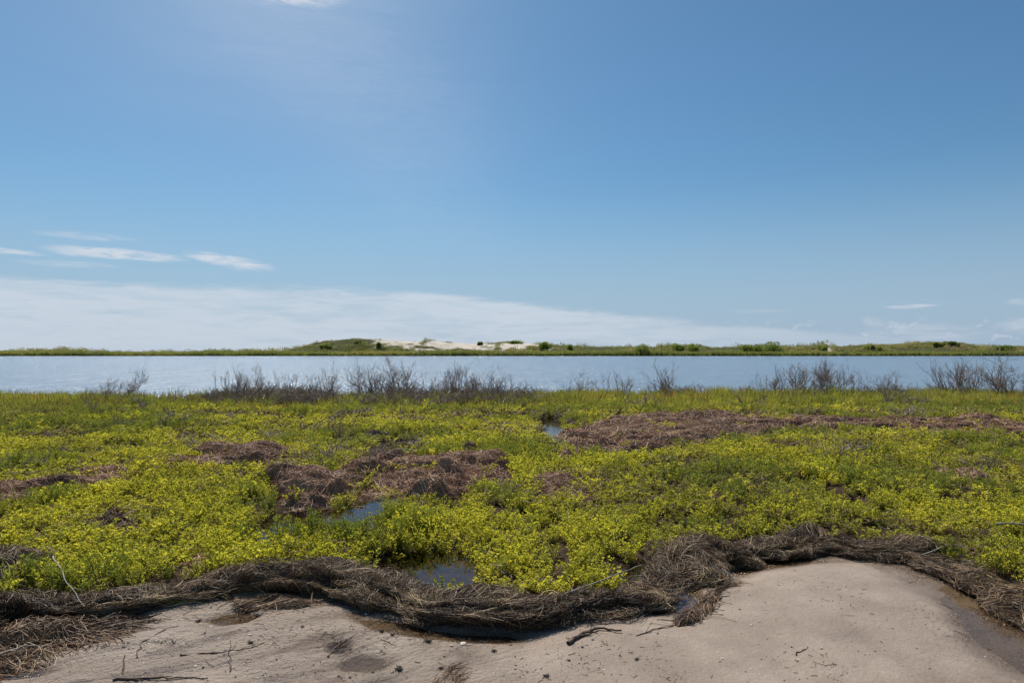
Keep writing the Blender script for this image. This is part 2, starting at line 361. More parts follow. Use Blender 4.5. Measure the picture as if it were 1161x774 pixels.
def ground_mat():
    m, t, o = mat('sand_and_mud')
    g = t.new('ShaderNodeNewGeometry'); P = g.outputs['Position']
    sp = t.new('ShaderNodeSeparateXYZ'); t.l.new(P, sp.inputs[0]); z = sp.outputs[2]; yy = sp.outputs[1]
    marsh = t.attr('marsh'); green = t.attr('green')
    n1 = t.noise(P, 2.2, 6, .6); n2 = t.noise(P, 38, 5, .6); n3 = t.noise(P, 260, 3, .6)
    rot = t.scale(P, (.9, 3.6, 1), R(34)); n4 = t.noise(rot, 1.7, 8, .68, .8); left = t.attr('left')
    sand = t.ramp(n1, [(.28, (.25, .185, .137)), (.5, (.335, .255, .195)), (.72, (.43, .34, .268))])
    damp = t.m('MULTIPLY', t.ss(n4, .38, .52, 1.0, 0.0), t.m('ADD', .35, t.m('MULTIPLY', left, .65)))
    sand = t.mix(damp, sand, t.mix(1.0, sand, (.78, .75, .72), 'MULTIPLY'))
    sand = t.mix(t.ss(n3, .45, .75, 0.0, .35), sand, (.13, .10, .075))
    spk = t.new('ShaderNodeTexVoronoi'); t.put(spk.inputs['Vector'], P); spk.inputs['Scale'].default_value = 55
    dots = t.m('MULTIPLY', t.ss(spk.outputs['Distance'], .05, .13, 1.0, 0.0), t.ss(n2, .52, .6))
    sand = t.mix(dots, sand, (.10, .075, .055))
    vs = t.new('ShaderNodeTexVoronoi'); t.put(vs.inputs['Vector'], t.scale(P, (1, 1.4, 1), .4)); vs.inputs['Scale'].default_value = 23
    white = t.m('MULTIPLY', t.ss(vs.outputs['Distance'], .06, .12, 1.0, 0.0), t.ss(n1, .5, .6))
    sand = t.mix(white, sand, (.62, .57, .5))
    # darker sediment where water stood
    wet = t.ss(t.m('ADD', z, t.m('MULTIPLY', t.m('SUBTRACT', n1, .5), .03)), -.002, .020, 1.0, 0.0)
    sand = t.mix(wet, sand, t.mix(1.0, sand, (.52, .46, .40), 'MULTIPLY'))
    deep = t.ss(z, -.06, -.012, 1.0, 0.0)
    sand = t.mix(t.m('MULTIPLY', deep, .6), sand, (.075, .045, .02))
    mud = t.ramp(t.noise(P, 14, 7, .72), [(.3, (.014, .009, .006)), (.5, (.050, .031, .020)), (.7, (.12, .078, .050))])
    near = t.mix(marsh, sand, mud)
    # far dunes
    fs = t.ramp(t.noise(P, .25, 5), [(.3, (.50, .44, .37)), (.7, (.68, .62, .54))])
    fg = t.ramp(t.noise(P, .35, 6, .7), [(.3, (.045, .055, .02)), (.5, (.07, .08, .03)), (.7, (.10, .085, .045))])
    far = t.mix(green, fs, fg)
    col = t.mix(t.ss(yy, 140.0, 150.0), near, far)
    h = t.m('ADD', t.m('MULTIPLY', t.m('MULTIPLY', n2, .8), t.m('ADD', .35, t.m('MULTIPLY', left, .75))), t.m('ADD', t.m('MULTIPLY', n3, .14), t.m('MULTIPLY', n4, t.m('MULTIPLY', left, 1.0))))
    nb = t.bump(h, 1.0, .035)
    rough = t.m('SUBTRACT', .62, t.m('MULTIPLY', wet, .34))
    rough = t.m('SUBTRACT', rough, t.m('MULTIPLY', damp, .36))
    farf = t.ss(yy, 140.0, 150.0)
    rough = t.m('MAXIMUM', rough, t.m('MAXIMUM', farf, t.m('MULTIPLY', marsh, .85)))
    principled(t, o, Base_Color=col, Roughness=rough, Normal=nb, Specular_IOR_Level=t.m('SUBTRACT', .5, t.m('MULTIPLY', t.m('MAXIMUM', farf, marsh), .42)))
    return m
def lagoon_mat():
    m, t, o = mat('lagoon_water')
    g = t.new('ShaderNodeNewGeometry'); P = g.outputs['Position']
    a = t.noise(t.scale(P, (.55, 1.5, 1), R(8)), 1.6, 5, .62, .8)
    b = t.noise(t.scale(P, (.34, .12, 1), R(10)), 1.0, 4, .55, .6)
    c = t.noise(t.scale(P, (.03, .12, 1), R(4)), 1.0, 3, .5)
    d = t.noise(t.scale(P, (.8, 1.6, 1), R(20)), 7, 3, .5)
    sy_ = t.new('ShaderNodeSeparateXYZ'); t.l.new(P, sy_.inputs[0])
    amp = t.m('ADD', .45, t.m('ADD', t.m('MULTIPLY', c, .8), t.ss(sy_.outputs[1], 120.0, 230.0, 0.0, 1.2)))
    h = t.m('MULTIPLY', t.m('ADD', t.m('ADD', t.m('MULTIPLY', a, 2.2), t.m('ADD', t.m('MULTIPLY', b, 4.8), t.m('MULTIPLY', t.noise(t.scale(P, (.42, .30, 1), R(-5)), 1.2, 4, .6, .4), 3.2))), t.m('MULTIPLY', d, .12)), amp)
    nb = t.bump(h, 1.0, .095)
    principled(t, o, Base_Color=(.19, .26, .34), Roughness=.20, IOR=1.33, Normal=nb, Specular_IOR_Level=.5)
    return m
def pool_mat():
    m, t, o = mat('shallow_water')
    g = t.new('ShaderNodeNewGeometry'); P = g.outputs['Position']
    nb = t.bump(t.noise(P, 9, 3, .5, .5), .25, .01)
    fr = t.new('ShaderNodeFresnel'); fr.inputs['IOR'].default_value = 1.33; t.l.new(nb, fr.inputs['Normal'])
    gl = t.new('ShaderNodeBsdfGlossy'); gl.inputs['Roughness'].default_value = .03; t.l.new(nb, gl.inputs['Normal'])
    tr = t.new('ShaderNodeBsdfTransparent'); tr.inputs[0].default_value = (.88, .84, .76, 1)
    mx = t.new('ShaderNodeMixShader'); t.l.new(fr.outputs[0], mx.inputs[0]); t.l.new(tr.outputs[0], mx.inputs[1]); t.l.new(gl.outputs[0], mx.inputs[2])
    t.l.new(mx.outputs[0], o.inputs[0]); return m
def fibre_mat(name, stops, rough=.6, base=None):
    m, t, o = mat(name); g = t.new('ShaderNodeNewGeometry'); P = g.outputs['Position']
    col = t.ramp(t.attr('tint'), stops)
    n = t.noise(P, 3.5, 4, .6)
    col = t.mix(t.ss(n, .35, .65, 0, .5), col, t.mix(1.0, col, (.55, .45, .40), 'MULTIPLY'))
    nb = t.bump(t.noise(t.scale(P, (1, 1, 1)), 120, 3), .6, .004)
    b = t.new('ShaderNodeBsdfPrincipled'); t.put(b.inputs['Base Color'], col); t.put(b.inputs['Roughness'], rough); t.put(b.inputs['Normal'], nb)
    t.l.new(b.outputs[0], o.inputs[0]); return m
def bark_mat(name, a, b_, scale=30):
    m, t, o = mat(name); g = t.new('ShaderNodeNewGeometry'); P = g.outputs['Position']
    n = t.noise(P, scale, 5, .6)
    principled(t, o, Base_Color=t.mix(t.ss(n, .3, .7), a, b_), Roughness=.8, Normal=t.bump(n, .6, .01)); return m

M_GROUND = ground_mat(); M_LAGOON = lagoon_mat(); M_POOL = pool_mat()
M_WRACK = fibre_mat('dark_wrack', [(0, (.020, .012, .006)), (.35, (.09, .052, .024)), (.6, (.25, .158, .080)), (.8, (.47, .33, .19)), (.95, (.70, .55, .37)), (1.0, (.36, .32, .07))])
M_HAY = fibre_mat('hay_wrack', [(0, (.14, .066, .036)), (.4, (.38, .215, .125)), (.75, (.60, .385, .235)), (1.0, (.78, .57, .38))])
M_STEMRED = fibre_mat('dry_red_stem', [(0, (.05, .018, .010)), (.4, (.16, .060, .028)), (.75, (.28, .15, .07)), (1.0, (.46, .34, .20))])
M_RUST = fibre_mat('rusty_wrack', [(0, (.03, .016, .008)), (.4, (.16, .085, .038)), (.75, (.30, .18, .09)), (1.0, (.46, .33, .20))])
M_LEAF = leaf_mat('purslane_leaf', [(0, (.12, .125, .042)), (.3, (.265, .29, .052)), (.65, (.43, .45, .062)), (1.0, (.59, .57, .08))], .54)
M_FRESH = leaf_mat('fresh_leaf', [(0, (.10, .13, .035)), (.5, (.19, .245, .05)), (1.0, (.34, .37, .07))], .42)
M_STEM = bark_mat('fleshy_stem', (.14, .09, .035), (.20, .16, .05), 60)
M_GRASS = leaf_mat('marsh_grass', [(0, (.12, .14, .045)), (.35, (.21, .27, .055)), (.65, (.30, .36, .06)), (.85, (.32, .25, .08)), (1.0, (.30, .15, .07))], .45)
M_GREY = leaf_mat('grey_scrub', [(0, (.15, .12, .085)), (.5, (.19, .19, .09)), (1.0, (.22, .27, .08))], .3)
M_FARLEAF = leaf_mat('dune_leaf', [(0, (.10, .14, .055)), (.35, (.21, .26, .085)), (.7, (.34, .36, .14)), (1.0, (.38, .30, .20))], .45)
M_REED = leaf_mat('reed_leaf', [(0, (.13, .17, .055)), (.5, (.22, .27, .08)), (1.0, (.33, .31, .13))], .45)
M_TREE = leaf_mat('shrub_leaf', [(0, (.11, .16, .04)), (.5, (.19, .26, .06)), (1.0, (.30, .36, .09))], .42, inst=False)
M_BARE = bark_mat('bare_twig', (.19, .135, .105), (.37, .29, .235), 40)
M_BARK = bark_mat('shrub_bark', (.09, .065, .045), (.17, .13, .10), 10)
M_WOOD = bark_mat('driftwood', (.05, .030, .020), (.17, .11, .075), 50)
M_PALEWOOD = bark_mat('pale_driftwood', (.22, .18, .14), (.42, .37, .31), 40)
M_SHELL = bark_mat('shell', (.55, .50, .43), (.75, .70, .62), 60)
M_CLOD = bark_mat('dark_clod', (.012, .009, .007), (.05, .035, .025), 80)

# ------------------------------------------------------------------ ground: one sheet to the horizon
rows = np.concatenate([np.linspace(-40, 1.5, 22)[:-1], 1.5 * (40 / 1.5) ** np.linspace(0, 1, 640)[:-1], np.linspace(40, 262, 16)[:-1],
                       np.linspace(262, 440, 130)[:-1], np.geomspace(440, 9000, 24)])
cols = np.linspace(-1, 1, 900)
YY, SS = np.meshgrid(rows, cols, indexing='ij')
XX = SS * (np.maximum(YY, 0) * .95 + 4.0 + np.maximum(-YY, 0) * .8)
XX = np.where(YY > 150, SS * (YY * 1.15), XX)
ZZ = gz(XX, YY)
nr, nc = XX.shape
idx = np.arange(nr * nc).reshape(nr, nc)
Q = np.stack([idx[:-1, :-1], idx[:-1, 1:], idx[1:, 1:], idx[1:, :-1]], -1).reshape(-1, 4)
V = np.stack([XX, YY, ZZ], -1).reshape(-1, 3)
dd = beach_d(V[:, 0], V[:, 1])
marsh_a = sstep(dd + .12 * (fbm(V[:, 0] * 5, V[:, 1] * 5, 3, 3) - .5), -.12, .10)
fpx = 580.5 + F * V[:, 0] / np.maximum(V[:, 1], 200.)
def green_mask(px, x, y, z):
    n = .5 * fbm(x * .10, y * .12, 63, 2) + .5 * fbm(x * .30, y * .22, 64, 3)
    rel = (y - FAR) / 45.                                   # 0 at the water, 1 near the crest
    b1 = sstep(px, 398, 445) * sstep(px, 650, 600)
    thr = .36 + .20 * b1 * sstep(rel, .3, .6) + .10 * b1 - .035 * sstep(px, 520, 590) * b1
    bare = b1 * sstep(thr - n, -.06, .06) * sstep(rel, .05, .12)
    spot = np.exp(-(((px - 704) / 7) ** 2 + ((rel - .35) / .2) ** 2)) + np.exp(-(((px - 941) / 4) ** 2 + ((rel - .5) / .2) ** 2))
    return np.clip(1 - bare - spot, 0, 1)
green_a = green_mask(fpx, V[:, 0], V[:, 1], V[:, 2])
g = mesh_np('ground', V, Q, M_GROUND, attrs={'marsh': marsh_a, 'green': green_a, 'left': sstep(G2P(V[:, 0], V[:, 1])[0], 720, 420)}); tag(g, kind='structure')

def sheet(name, x0, x1, y0, y1, z, m):
    o = mesh_np(name, [(x0, y0, z), (x1, y0, z), (x1, y1, z), (x0, y1, z)], [(0, 1, 2, 3)], m, smooth=False); tag(o, kind='structure'); return o
sheet('marsh_pools', -60, 60, -40, 21.0, 0.0, M_POOL)
sheet('lagoon', -1200, 1200, 21.0, 330, 0.0, M_LAGOON)

# ------------------------------------------------------------------ scatter by geometry nodes (stuff only)
def proto_col(name, objs):
    c = bpy.data.collections.new(name)
    for o in objs: c.objects.link(o)
    return c
def scatter(name, P, rot, scl, tint, var, coll, label, cat):
    me = bpy.data.meshes.new(name); n = len(P); me.vertices.add(n); me.vertices.foreach_set('co', np.asarray(P, np.float32).ravel())
    for an, ty, key, dat in (('rot', 'FLOAT_VECTOR', 'vector', rot), ('scl', 'FLOAT_VECTOR', 'vector', scl), ('tint', 'FLOAT', 'value', tint)):
        a = me.attributes.new(an, ty, 'POINT'); a.data.foreach_set(key, np.asarray(dat, np.float32).ravel())
    a = me.attributes.new('variant', 'INT', 'POINT'); a.data.foreach_set('value', np.asarray(var, np.int32))
    o = bpy.data.objects.new(name, me); COL.objects.link(o)
    gt = bpy.data.node_groups.new(name + '_scatter', 'GeometryNodeTree')
    gt.interface.new_socket('Geometry', in_out='INPUT', socket_type='NodeSocketGeometry')
    gt.interface.new_socket('Geometry', in_out='OUTPUT', socket_type='NodeSocketGeometry')
    N = gt.nodes; L = gt.links
    gi = N.new('NodeGroupInput'); go = N.new('NodeGroupOutput'); ip = N.new('GeometryNodeInstanceOnPoints')
    ci = N.new('GeometryNodeCollectionInfo'); ci.inputs['Collection'].default_value = coll
    ci.inputs['Separate Children'].default_value = True; ci.inputs['Reset Children'].default_value = True
    def na(nm, ty):
        q = N.new('GeometryNodeInputNamedAttribute'); q.data_type = ty; q.inputs['Name'].default_value = nm; return q.outputs['Attribute']
    e2r = N.new('FunctionNodeEulerToRotation'); L.new(na('rot', 'FLOAT_VECTOR'), e2r.inputs[0])
    L.new(gi.outputs[0], ip.inputs['Points']); L.new(ci.outputs[0], ip.inputs['Instance']); ip.inputs['Pick Instance'].default_value = True
    L.new(na('variant', 'INT'), ip.inputs['Instance Index']); L.new(e2r.outputs[0], ip.inputs['Rotation']); L.new(na('scl', 'FLOAT_VECTOR'), ip.inputs['Scale'])
    L.new(ip.outputs[0], go.inputs[0])
    md = o.modifiers.new('scatter', 'NODES'); md.node_group = gt
    tag(o, label, cat, kind='stuff'); return o

def leaves(base, dirs, up, L, Wd, curl=.25, pos=.62):
    """folded diamond leaves -> verts, tris as quads-degenerate avoided: returns tris"""
    n = len(base); side = np.cross(dirs, up); side /= np.linalg.norm(side, axis=1, keepdims=True) + 1e-9
    nor = np.cross(side, dirs)
    L = np.broadcast_to(L, n)[:, None]; Wd = np.broadcast_to(Wd, n)[:, None]
    mid = base + dirs * L * pos
    a = base; b = mid + side * Wd * .5 + nor * Wd * .22; c = base + dirs * L - nor * L * curl * .35; d = mid - side * Wd * .5 + nor * Wd * .22
    V = np.stack([a, b, c, d], 1).reshape(-1, 3); i = np.arange(n)[:, None] * 4
    T = np.concatenate([i + np.array([0, 1, 2]), i + np.array([0, 2, 3])], 1).reshape(-1, 3)
    return V, T
def unit(v): return v / (np.linalg.norm(v, axis=-1, keepdims=True) + 1e-9)

def purslane(seed, mleaf, stems=7, spread=.055, hgt=.15, ll=.029, lw=.0115, node=.017):
    r = np.random.default_rng(seed); Vs = []; Ts = []; Ms = []; off = 0
    for s in range(stems):
        a = r.uniform(0, 2 * math.pi); rad = spread * math.sqrt(r.uniform(0, 1)); h = hgt * r.uniform(.7, 1.15)
        b0 = np.array([rad * math.cos(a) * .5, rad * math.sin(a) * .5, -.02]); lean = np.array([math.cos(a), math.sin(a), 0]) * rad * 1.6 + r.normal(size=3) * .012
        K = 6; tt = np.linspace(0, 1, K)[:, None]; path = b0 + np.array([0, 0, h]) * tt + lean * tt ** 1.6
        v, q = pathtube(path, .0022, .0013, 3)
        Vs.append(v); t = np.concatenate([q[:, [0, 1, 2]], q[:, [0, 2, 3]]]); Ts.append(t + off); Ms.append(np.ones(len(t))); off += len(v)
        zs = np.arange(h * .30, h, node); ang = r.uniform(0, 6.28); B = []; D = []; LL = []
        for k, z in enumerate(zs):
            t_ = z / h; pt = b0 + np.array([0, 0, h]) * t_ + lean * t_ ** 1.6; ang += math.pi / 2 + r.normal() * .3
            for j in (0, 1):
                e = r.uniform(.35, .9) if t_ < .8 else r.uniform(.7, 1.25)
                aa = ang + j * math.pi; B.append(pt); D.append((math.cos(aa) * math.cos(e), math.sin(aa) * math.cos(e), math.sin(e))); LL.append(ll * r.uniform(.7, 1.15))
        pt = b0 + np.array([0, 0, h]) + lean
        for j in range(6):
            aa = r.uniform(0, 6.28); e = r.uniform(.5, 1.3); B.append(pt); D.append((math.cos(aa) * math.cos(e), math.sin(aa) * math.cos(e), math.sin(e))); LL.append(ll * r.uniform(.6, 1.0))
        B = np.array(B); D = np.array(D); v, t = leaves(B, D, np.array([0, 0, 1.]) + r.normal(size=(len(B), 3)) * .2, np.array(LL), lw * r.uniform(.8, 1.2, len(B)))
        Vs.append(v); Ts.append(t + off); Ms.append(np.zeros(len(t))); off += len(v)
    return mesh_np('leafy_sprig', np.concatenate(Vs), np.concatenate(Ts), None, 'free', smooth=False, mats=[mleaf, M_STEM], fmat=np.concatenate(Ms))
def grassclump(seed, m, n=26, h=.34, wd=.006, spread=.07, lean=.35, name='grass_tuft', kink=0):
    r = np.random.default_rng(seed); K = 5; P = np.zeros((n, K, 3)); t = np.linspace(0, 1, K)
    a = r.uniform(0, 6.28, n); rad = spread * np.sqrt(r.uniform(0, 1, n)); hh = h * r.uniform(.55, 1.15, n); ln = lean * r.uniform(.2, 1, n) * hh; a2 = a + r.normal(size=n) * .9
    for k in range(K):
        P[:, k, 0] = rad * np.cos(a) + ln * np.cos(a2) * t[k] ** 1.8 + kink * r.normal(size=n) * t[k]; P[:, k, 1] = rad * np.sin(a) + ln * np.sin(a2) * t[k] ** 1.8 + kink * r.normal(size=n) * t[k]; P[:, k, 2] = hh * t[k] - .02
    sd = np.stack([-np.sin(a2), np.cos(a2), a2 * 0], -1)[:, None, :] * (wd * np.array([.8, 1, .85, .5, .08]))[None, :, None]
    V = np.stack([P - sd, P + sd], 2).reshape(-1, 3); i = np.arange(n)[:, None] * K * 2; k = np.arange(K - 1)[None] * 2
    Q = np.stack([i + k, i + k + 1, i + k + 3, i + k + 2], -1).reshape(-1, 4)
    return mesh_np(name, V, Q, m, 'free', smooth=False)
def twiggy(seed, m, h=.55):
    r = np.random.default_rng(seed); parts = []
    def grow(p, d, L, rad, depth):
        pts = [p]; q = d
        for k in range(4): q = unit(q + r.normal(0, .22, 3) + [0, 0, .05]); pts.append(pts[-1] + q * L / 4)
        parts.append(pathtube(pts, rad, rad * .6, 3))
        if depth < 3:
            for j in range(r.integers(2, 4)): grow(pts[r.integers(2, 5)], unit(q + r.normal(0, .6, 3) * [1, 1, .6] + [0, 0, .1]), L * r.uniform(.5, .8), rad * .65, depth + 1)
    for k in range(9):
        a = r.uniform(0, 6.28); grow(np.array([math.cos(a) * .12, math.sin(a) * .12, -.03]), unit(np.array([math.cos(a) * r.uniform(.1, 1), math.sin(a) * r.uniform(.1, 1), 1.])), h * r.uniform(.2, .42), .007, 0)
    v, q = merge(parts); return mesh_np('twiggy_scrub', v, q, m, 'free', smooth=False)
def leafball(seed, m, n=140, rad=1.0, flat=.7, ls=.22, name='shrub_clump'):
    r = np.random.default_rng(seed); c = unit(r.normal(size=(9, 3))) * r.uniform(.2, .75, (9, 1)) * rad; c[:, 2] = np.abs(c[:, 2]) * flat
    k = r.integers(0, 9, n); d = unit(r.normal(size=(n, 3))); b = c[k] + d * r.uniform(.25, .55, (n, 1)) * rad; b[:, 2] = b[:, 2] * .9 + .1
    dr = unit(d + r.normal(size=(n, 3)) * .6); V, T = leaves(b, dr, r.normal(size=(n, 3)), ls * r.uniform(.5, 1.2, n), ls * .6 * r.uniform(.6, 1.2, n))
    return mesh_np(name, V, T, m, 'free', smooth=False)

C_LEAF = proto_col('leaf_forms', [purslane(100 + i, M_LEAF) for i in range(6)])
C_FRESH = proto_col('fresh_forms', [purslane(200 + i, M_FRESH, 8, .05, .19, .032, .006, .012) for i in range(4)])
C_GRASS = proto_col('grass_forms', [grassclump(300 + i, M_GRASS) for i in range(5)])
C_GREY = proto_col('scrub_forms', [twiggy(400 + i, M_BARE) for i in range(6)] + [grassclump(410 + i, M_GREY, 26, .30, .006, .1, .5, 'scrub_tuft', .02) for i in range(3)])
C_FARB = proto_col('dune_forms', [leafball(500 + i, M_FARLEAF) for i in range(6)])
C_REED = proto_col('reed_forms', [grassclump(600 + i, M_REED, 26, 1.0, .05, .55, .25, 'reed_tuft') for i in range(4)])

# ---- where plants grow
def mat_cover(x, y):
    c = np.zeros(np.shape(x))
    for pl, mt in zip(MATP, MATS):
        s = sdist(x, y, pl); c = np.maximum(c, sstep(s + .12 * (fbm(x * 4, y * 4, 5, 3) - .5), -.02, .12))
    return c
def marsh_ok(x, y):
    d = beach_d(x, y); hw = .19
    ok = sstep(d, hw * .75, hw * .75 + .12)
    z = gz(x, y)
    ok = ok * sstep(z, -.035, .0)
    ok = ok * (1 - .97 * mat_cover(x, y) * sstep(fbm(x * 2.1, y * 2.1, 18, 3), .68, .56))
    return ok, z
def jit_pts(y0, y1, dens):
    """uniform random points inside the wide visible wedge, dens per m2"""
    half = lambda y: y * .88 + 1.2
    A = (.88 * (y1 ** 2 - y0 ** 2) / 2 + 1.2 * (y1 - y0)) * 2; n = int(A * dens)
    y = rng.uniform(y0, y1, n * 2); k = rng.uniform(0, half(y1), n * 2) < half(y); y = y[k][:n]; x = rng.uniform(-1, 1, len(y)) * half(y)
    return x, y
PX = []; 
for y0, y1, dn, sc in ((3.2, 7, 230, 1.0), (7, 11, 150, 1.15), (11, 16, 95, 1.35), (16, 24, 55, 1.6)):
    x, y = jit_pts(y0, y1, dn); ok, z = marsh_ok(x, y); sy = shore_y(x)
    ok = ok * sstep(y, sy - .2, sy - .9)
    clump = .55 * fbm(x * 6.5, y * 6.0, 71, 3) + .45 * fbm(x * 2.6, y * 2.2, 75, 2); dens = sstep(clump, .33, .50) * (.35 + .65 * sstep(fbm(x * 1.3 + 5, y * 1.0, 72, 4), .28, .40))
    k = rng.uniform(size=len(x)) < ok * (.10 + .90 * dens)
    PX.append((x[k], y[k], z[k], np.full(k.sum(), sc), clump[k]))
x, y, z, sc, clump = [np.concatenate(c) for c in zip(*PX)]
big = fbm(x * .45, y * .45, 91, 3)
px, py = G2P(x, y, .12)
# greener, finer growth: around the pool in the middle, along the front left and the back
freshm = np.exp(-(((px - 430) / 60) ** 2 + ((py - 600) / 32) ** 2)) * .4 + .6 * np.exp(-(((px - 90) / 120) ** 2 + ((py - 655) / 16) ** 2)) + .5 * sstep(px, 300, 60) * sstep(py, 500, 462) + .55 * sstep(fbm(x * .8, y * .8, 97, 3), .52, .66)
fr = rng.uniform(size=len(x)) < freshm
backm = sstep(y, 13.5, 17.5) ; gr = (rng.uniform(size=len(x)) < backm * .75) & ~fr
n = len(x)
rot = np.stack([rng.normal(0, .16, n), rng.normal(0, .16, n), rng.uniform(0, 6.28, n)], -1)
s = sc * rng.uniform(.55, 1.15, n) * (.40 + 1.1 * clump)
hm = .42 + .80 * fbm(x * 1.4, y * 1.4, 93, 3)
scl = np.stack([s, s, s * hm / np.sqrt(sc)], -1)
tint = np.clip(.50 + .7 * (big - .5) + .9 * (clump - .5) + rng.normal(0, .24, n), 0, 1)
P = np.stack([x, y, np.maximum(z, -.02) - .005], -1)
a = ~fr & ~gr
scatter('leafy_ground_cover', P[a], rot[a], scl[a], tint[a], rng.integers(0, 6, a.sum()), C_LEAF, 'yellow-green fleshy-leaved plants carpeting the wet marsh', 'ground cover')
scatter('fresh_ground_cover', P[fr], rot[fr], scl[fr], np.clip(tint[fr] + .1, 0, 1), rng.integers(0, 4, fr.sum()), C_FRESH, 'fine bright green plants growing among the yellow-green carpet', 'ground cover')
# dead stems and fallen seagrass threaded between the plants
N_ = 110000; x, y = jit_pts(3.6, 17, 1); x, y = jit_pts(3.6, 17, N_ / (.88 * 17 ** 2)); ok = sstep(beach_d(x, y), .1, .3) * sstep(gz(x, y), -.03, .0) * (.08 + .92 * sstep(fbm(x * 1.1, y * 1.0, 47, 3), .45, .60))
k = rng.uniform(size=len(x)) < ok; x, y = x[k], y[k]; n = len(x); K = 5; th = rng.normal(.2, .9, n); L = rng.uniform(.04, .15, n) * np.sqrt(np.maximum(y / 5, 1)); Pl = np.zeros((n, K, 3)); cx, cy = x.copy(), y.copy(); up = rng.uniform(-.2, .75, n) * L * rng.integers(0, 2, n); z0_ = rng.uniform(.02, .13, n)
for j in range(K):
    Pl[:, j] = np.stack([cx, cy, np.maximum(gz(x, y), -.01) + z0_ + up * j / K], -1); cx = cx + np.cos(th) * L / K; cy = cy + np.sin(th) * L / K; th = th + rng.normal(0, .3, n)
v_, q_, si_ = tubes(Pl, (rng.uniform(.001, .0022, n) * np.maximum(y / 6, 1))[:, None])
tag(mesh_np('plant_litter', v_, q_, M_STEMRED, attrs={'tint': rng.uniform(0, 1, n)[si_]}, smooth=False), 'dead brown stems and seagrass bits threaded between the marsh plants', 'plant litter', kind='stuff')
print('cover', a.sum(), fr.sum())

# ---- taller grass along the shore
x, y = jit_pts(13.5, 25, 42); sy = shore_y(x); dsh = sy - y
ok = sstep(dsh, -.3, .2) * sstep(dsh, 7.5, 3.0) * (1 - .9 * mat_cover(x, y)) * sstep(gz(x, y), -.25, -.02)
ok *= .35 + .65 * sstep(fbm(x * .7, y * .9, 14, 3), .3, .55)
k = rng.uniform(size=len(x)) < ok; x, y, dsh = x[k], y[k], dsh[k]; n = len(x)
s = rng.uniform(.7, 1.25, n) * (.55 + .45 * sstep(dsh, 5, .8)) * (.75 + .5 * fbm(x * .5, y * .5, 15, 3))
red = fbm(x * .35 + 4, y * .6, 16, 3)
gpx, _ = G2P(x, y)
tint = np.clip(.20 + 1.1 * (red - .42) + .25 * sstep(gpx, 560, 900) + rng.normal(0, .14, n), 0, 1)
scatter('shore_grass', np.stack([x, y, gz(x, y)], -1), np.stack([rng.normal(0, .1, n), rng.normal(0, .1, n), rng.uniform(0, 6.28, n)], -1),
        np.stack([s * 1.5, s * 1.5, s], -1), tint, rng.integers(0, 5, n), C_GRASS, 'olive and rust coloured marsh grass fringing the water', 'grass')
# ---- sprigs of grass and grey scrub, thick behind the middle left
x, y = jit_pts(8, 24.5, 75); sy = shore_y(x); gpx, gpy = G2P(x, y, .15)
m_ = np.exp(-(((gpx - 400) / 190) ** 4)) * sstep(sy - y, -.2, .3) * sstep(sy - y, 5.0, 1.0) * sstep(fbm(x * .9, y * .7, 19, 3), .36, .56)
m_ = m_ + .02 * sstep(fbm(x * .8, y * .8, 29, 3), .52, .6) + .8 * np.exp(-(((gpx - 390) / 16) ** 2 + ((gpy - 520) / 10) ** 2))
m_ = .28 * m_ + .08 * sstep(gpx, 640, 700) * sstep(sy - y, .0, .4) * sstep(sy - y, 2.2, .6) * sstep(fbm(x * .7, y * .1, 49, 3), .45, .6)
ok = m_ * (1 - .7 * mat_cover(x, y)) * sstep(gz(x, y), -.2, -.02)
k = rng.uniform(size=len(x)) < ok; x, y = x[k], y[k]; n = len(x); s = rng.uniform(.7, 1.5, n)
scatter('dry_scrub', np.stack([x, y, gz(x, y)], -1), np.stack([rng.normal(0, .12, n), rng.normal(0, .12, n), rng.uniform(0, 6.28, n)], -1),
        np.stack([s * 1.4, s * 1.4, s * (.8 + .3 * sstep(y, 17, 20))], -1), rng.uniform(0, 1, n), np.where(sy[k] - y < 4.5, rng.integers(0, 9, n), rng.integers(6, 9, n)), C_GREY, 'grey-brown wiry scrub mixed into the marsh grass', 'scrub')

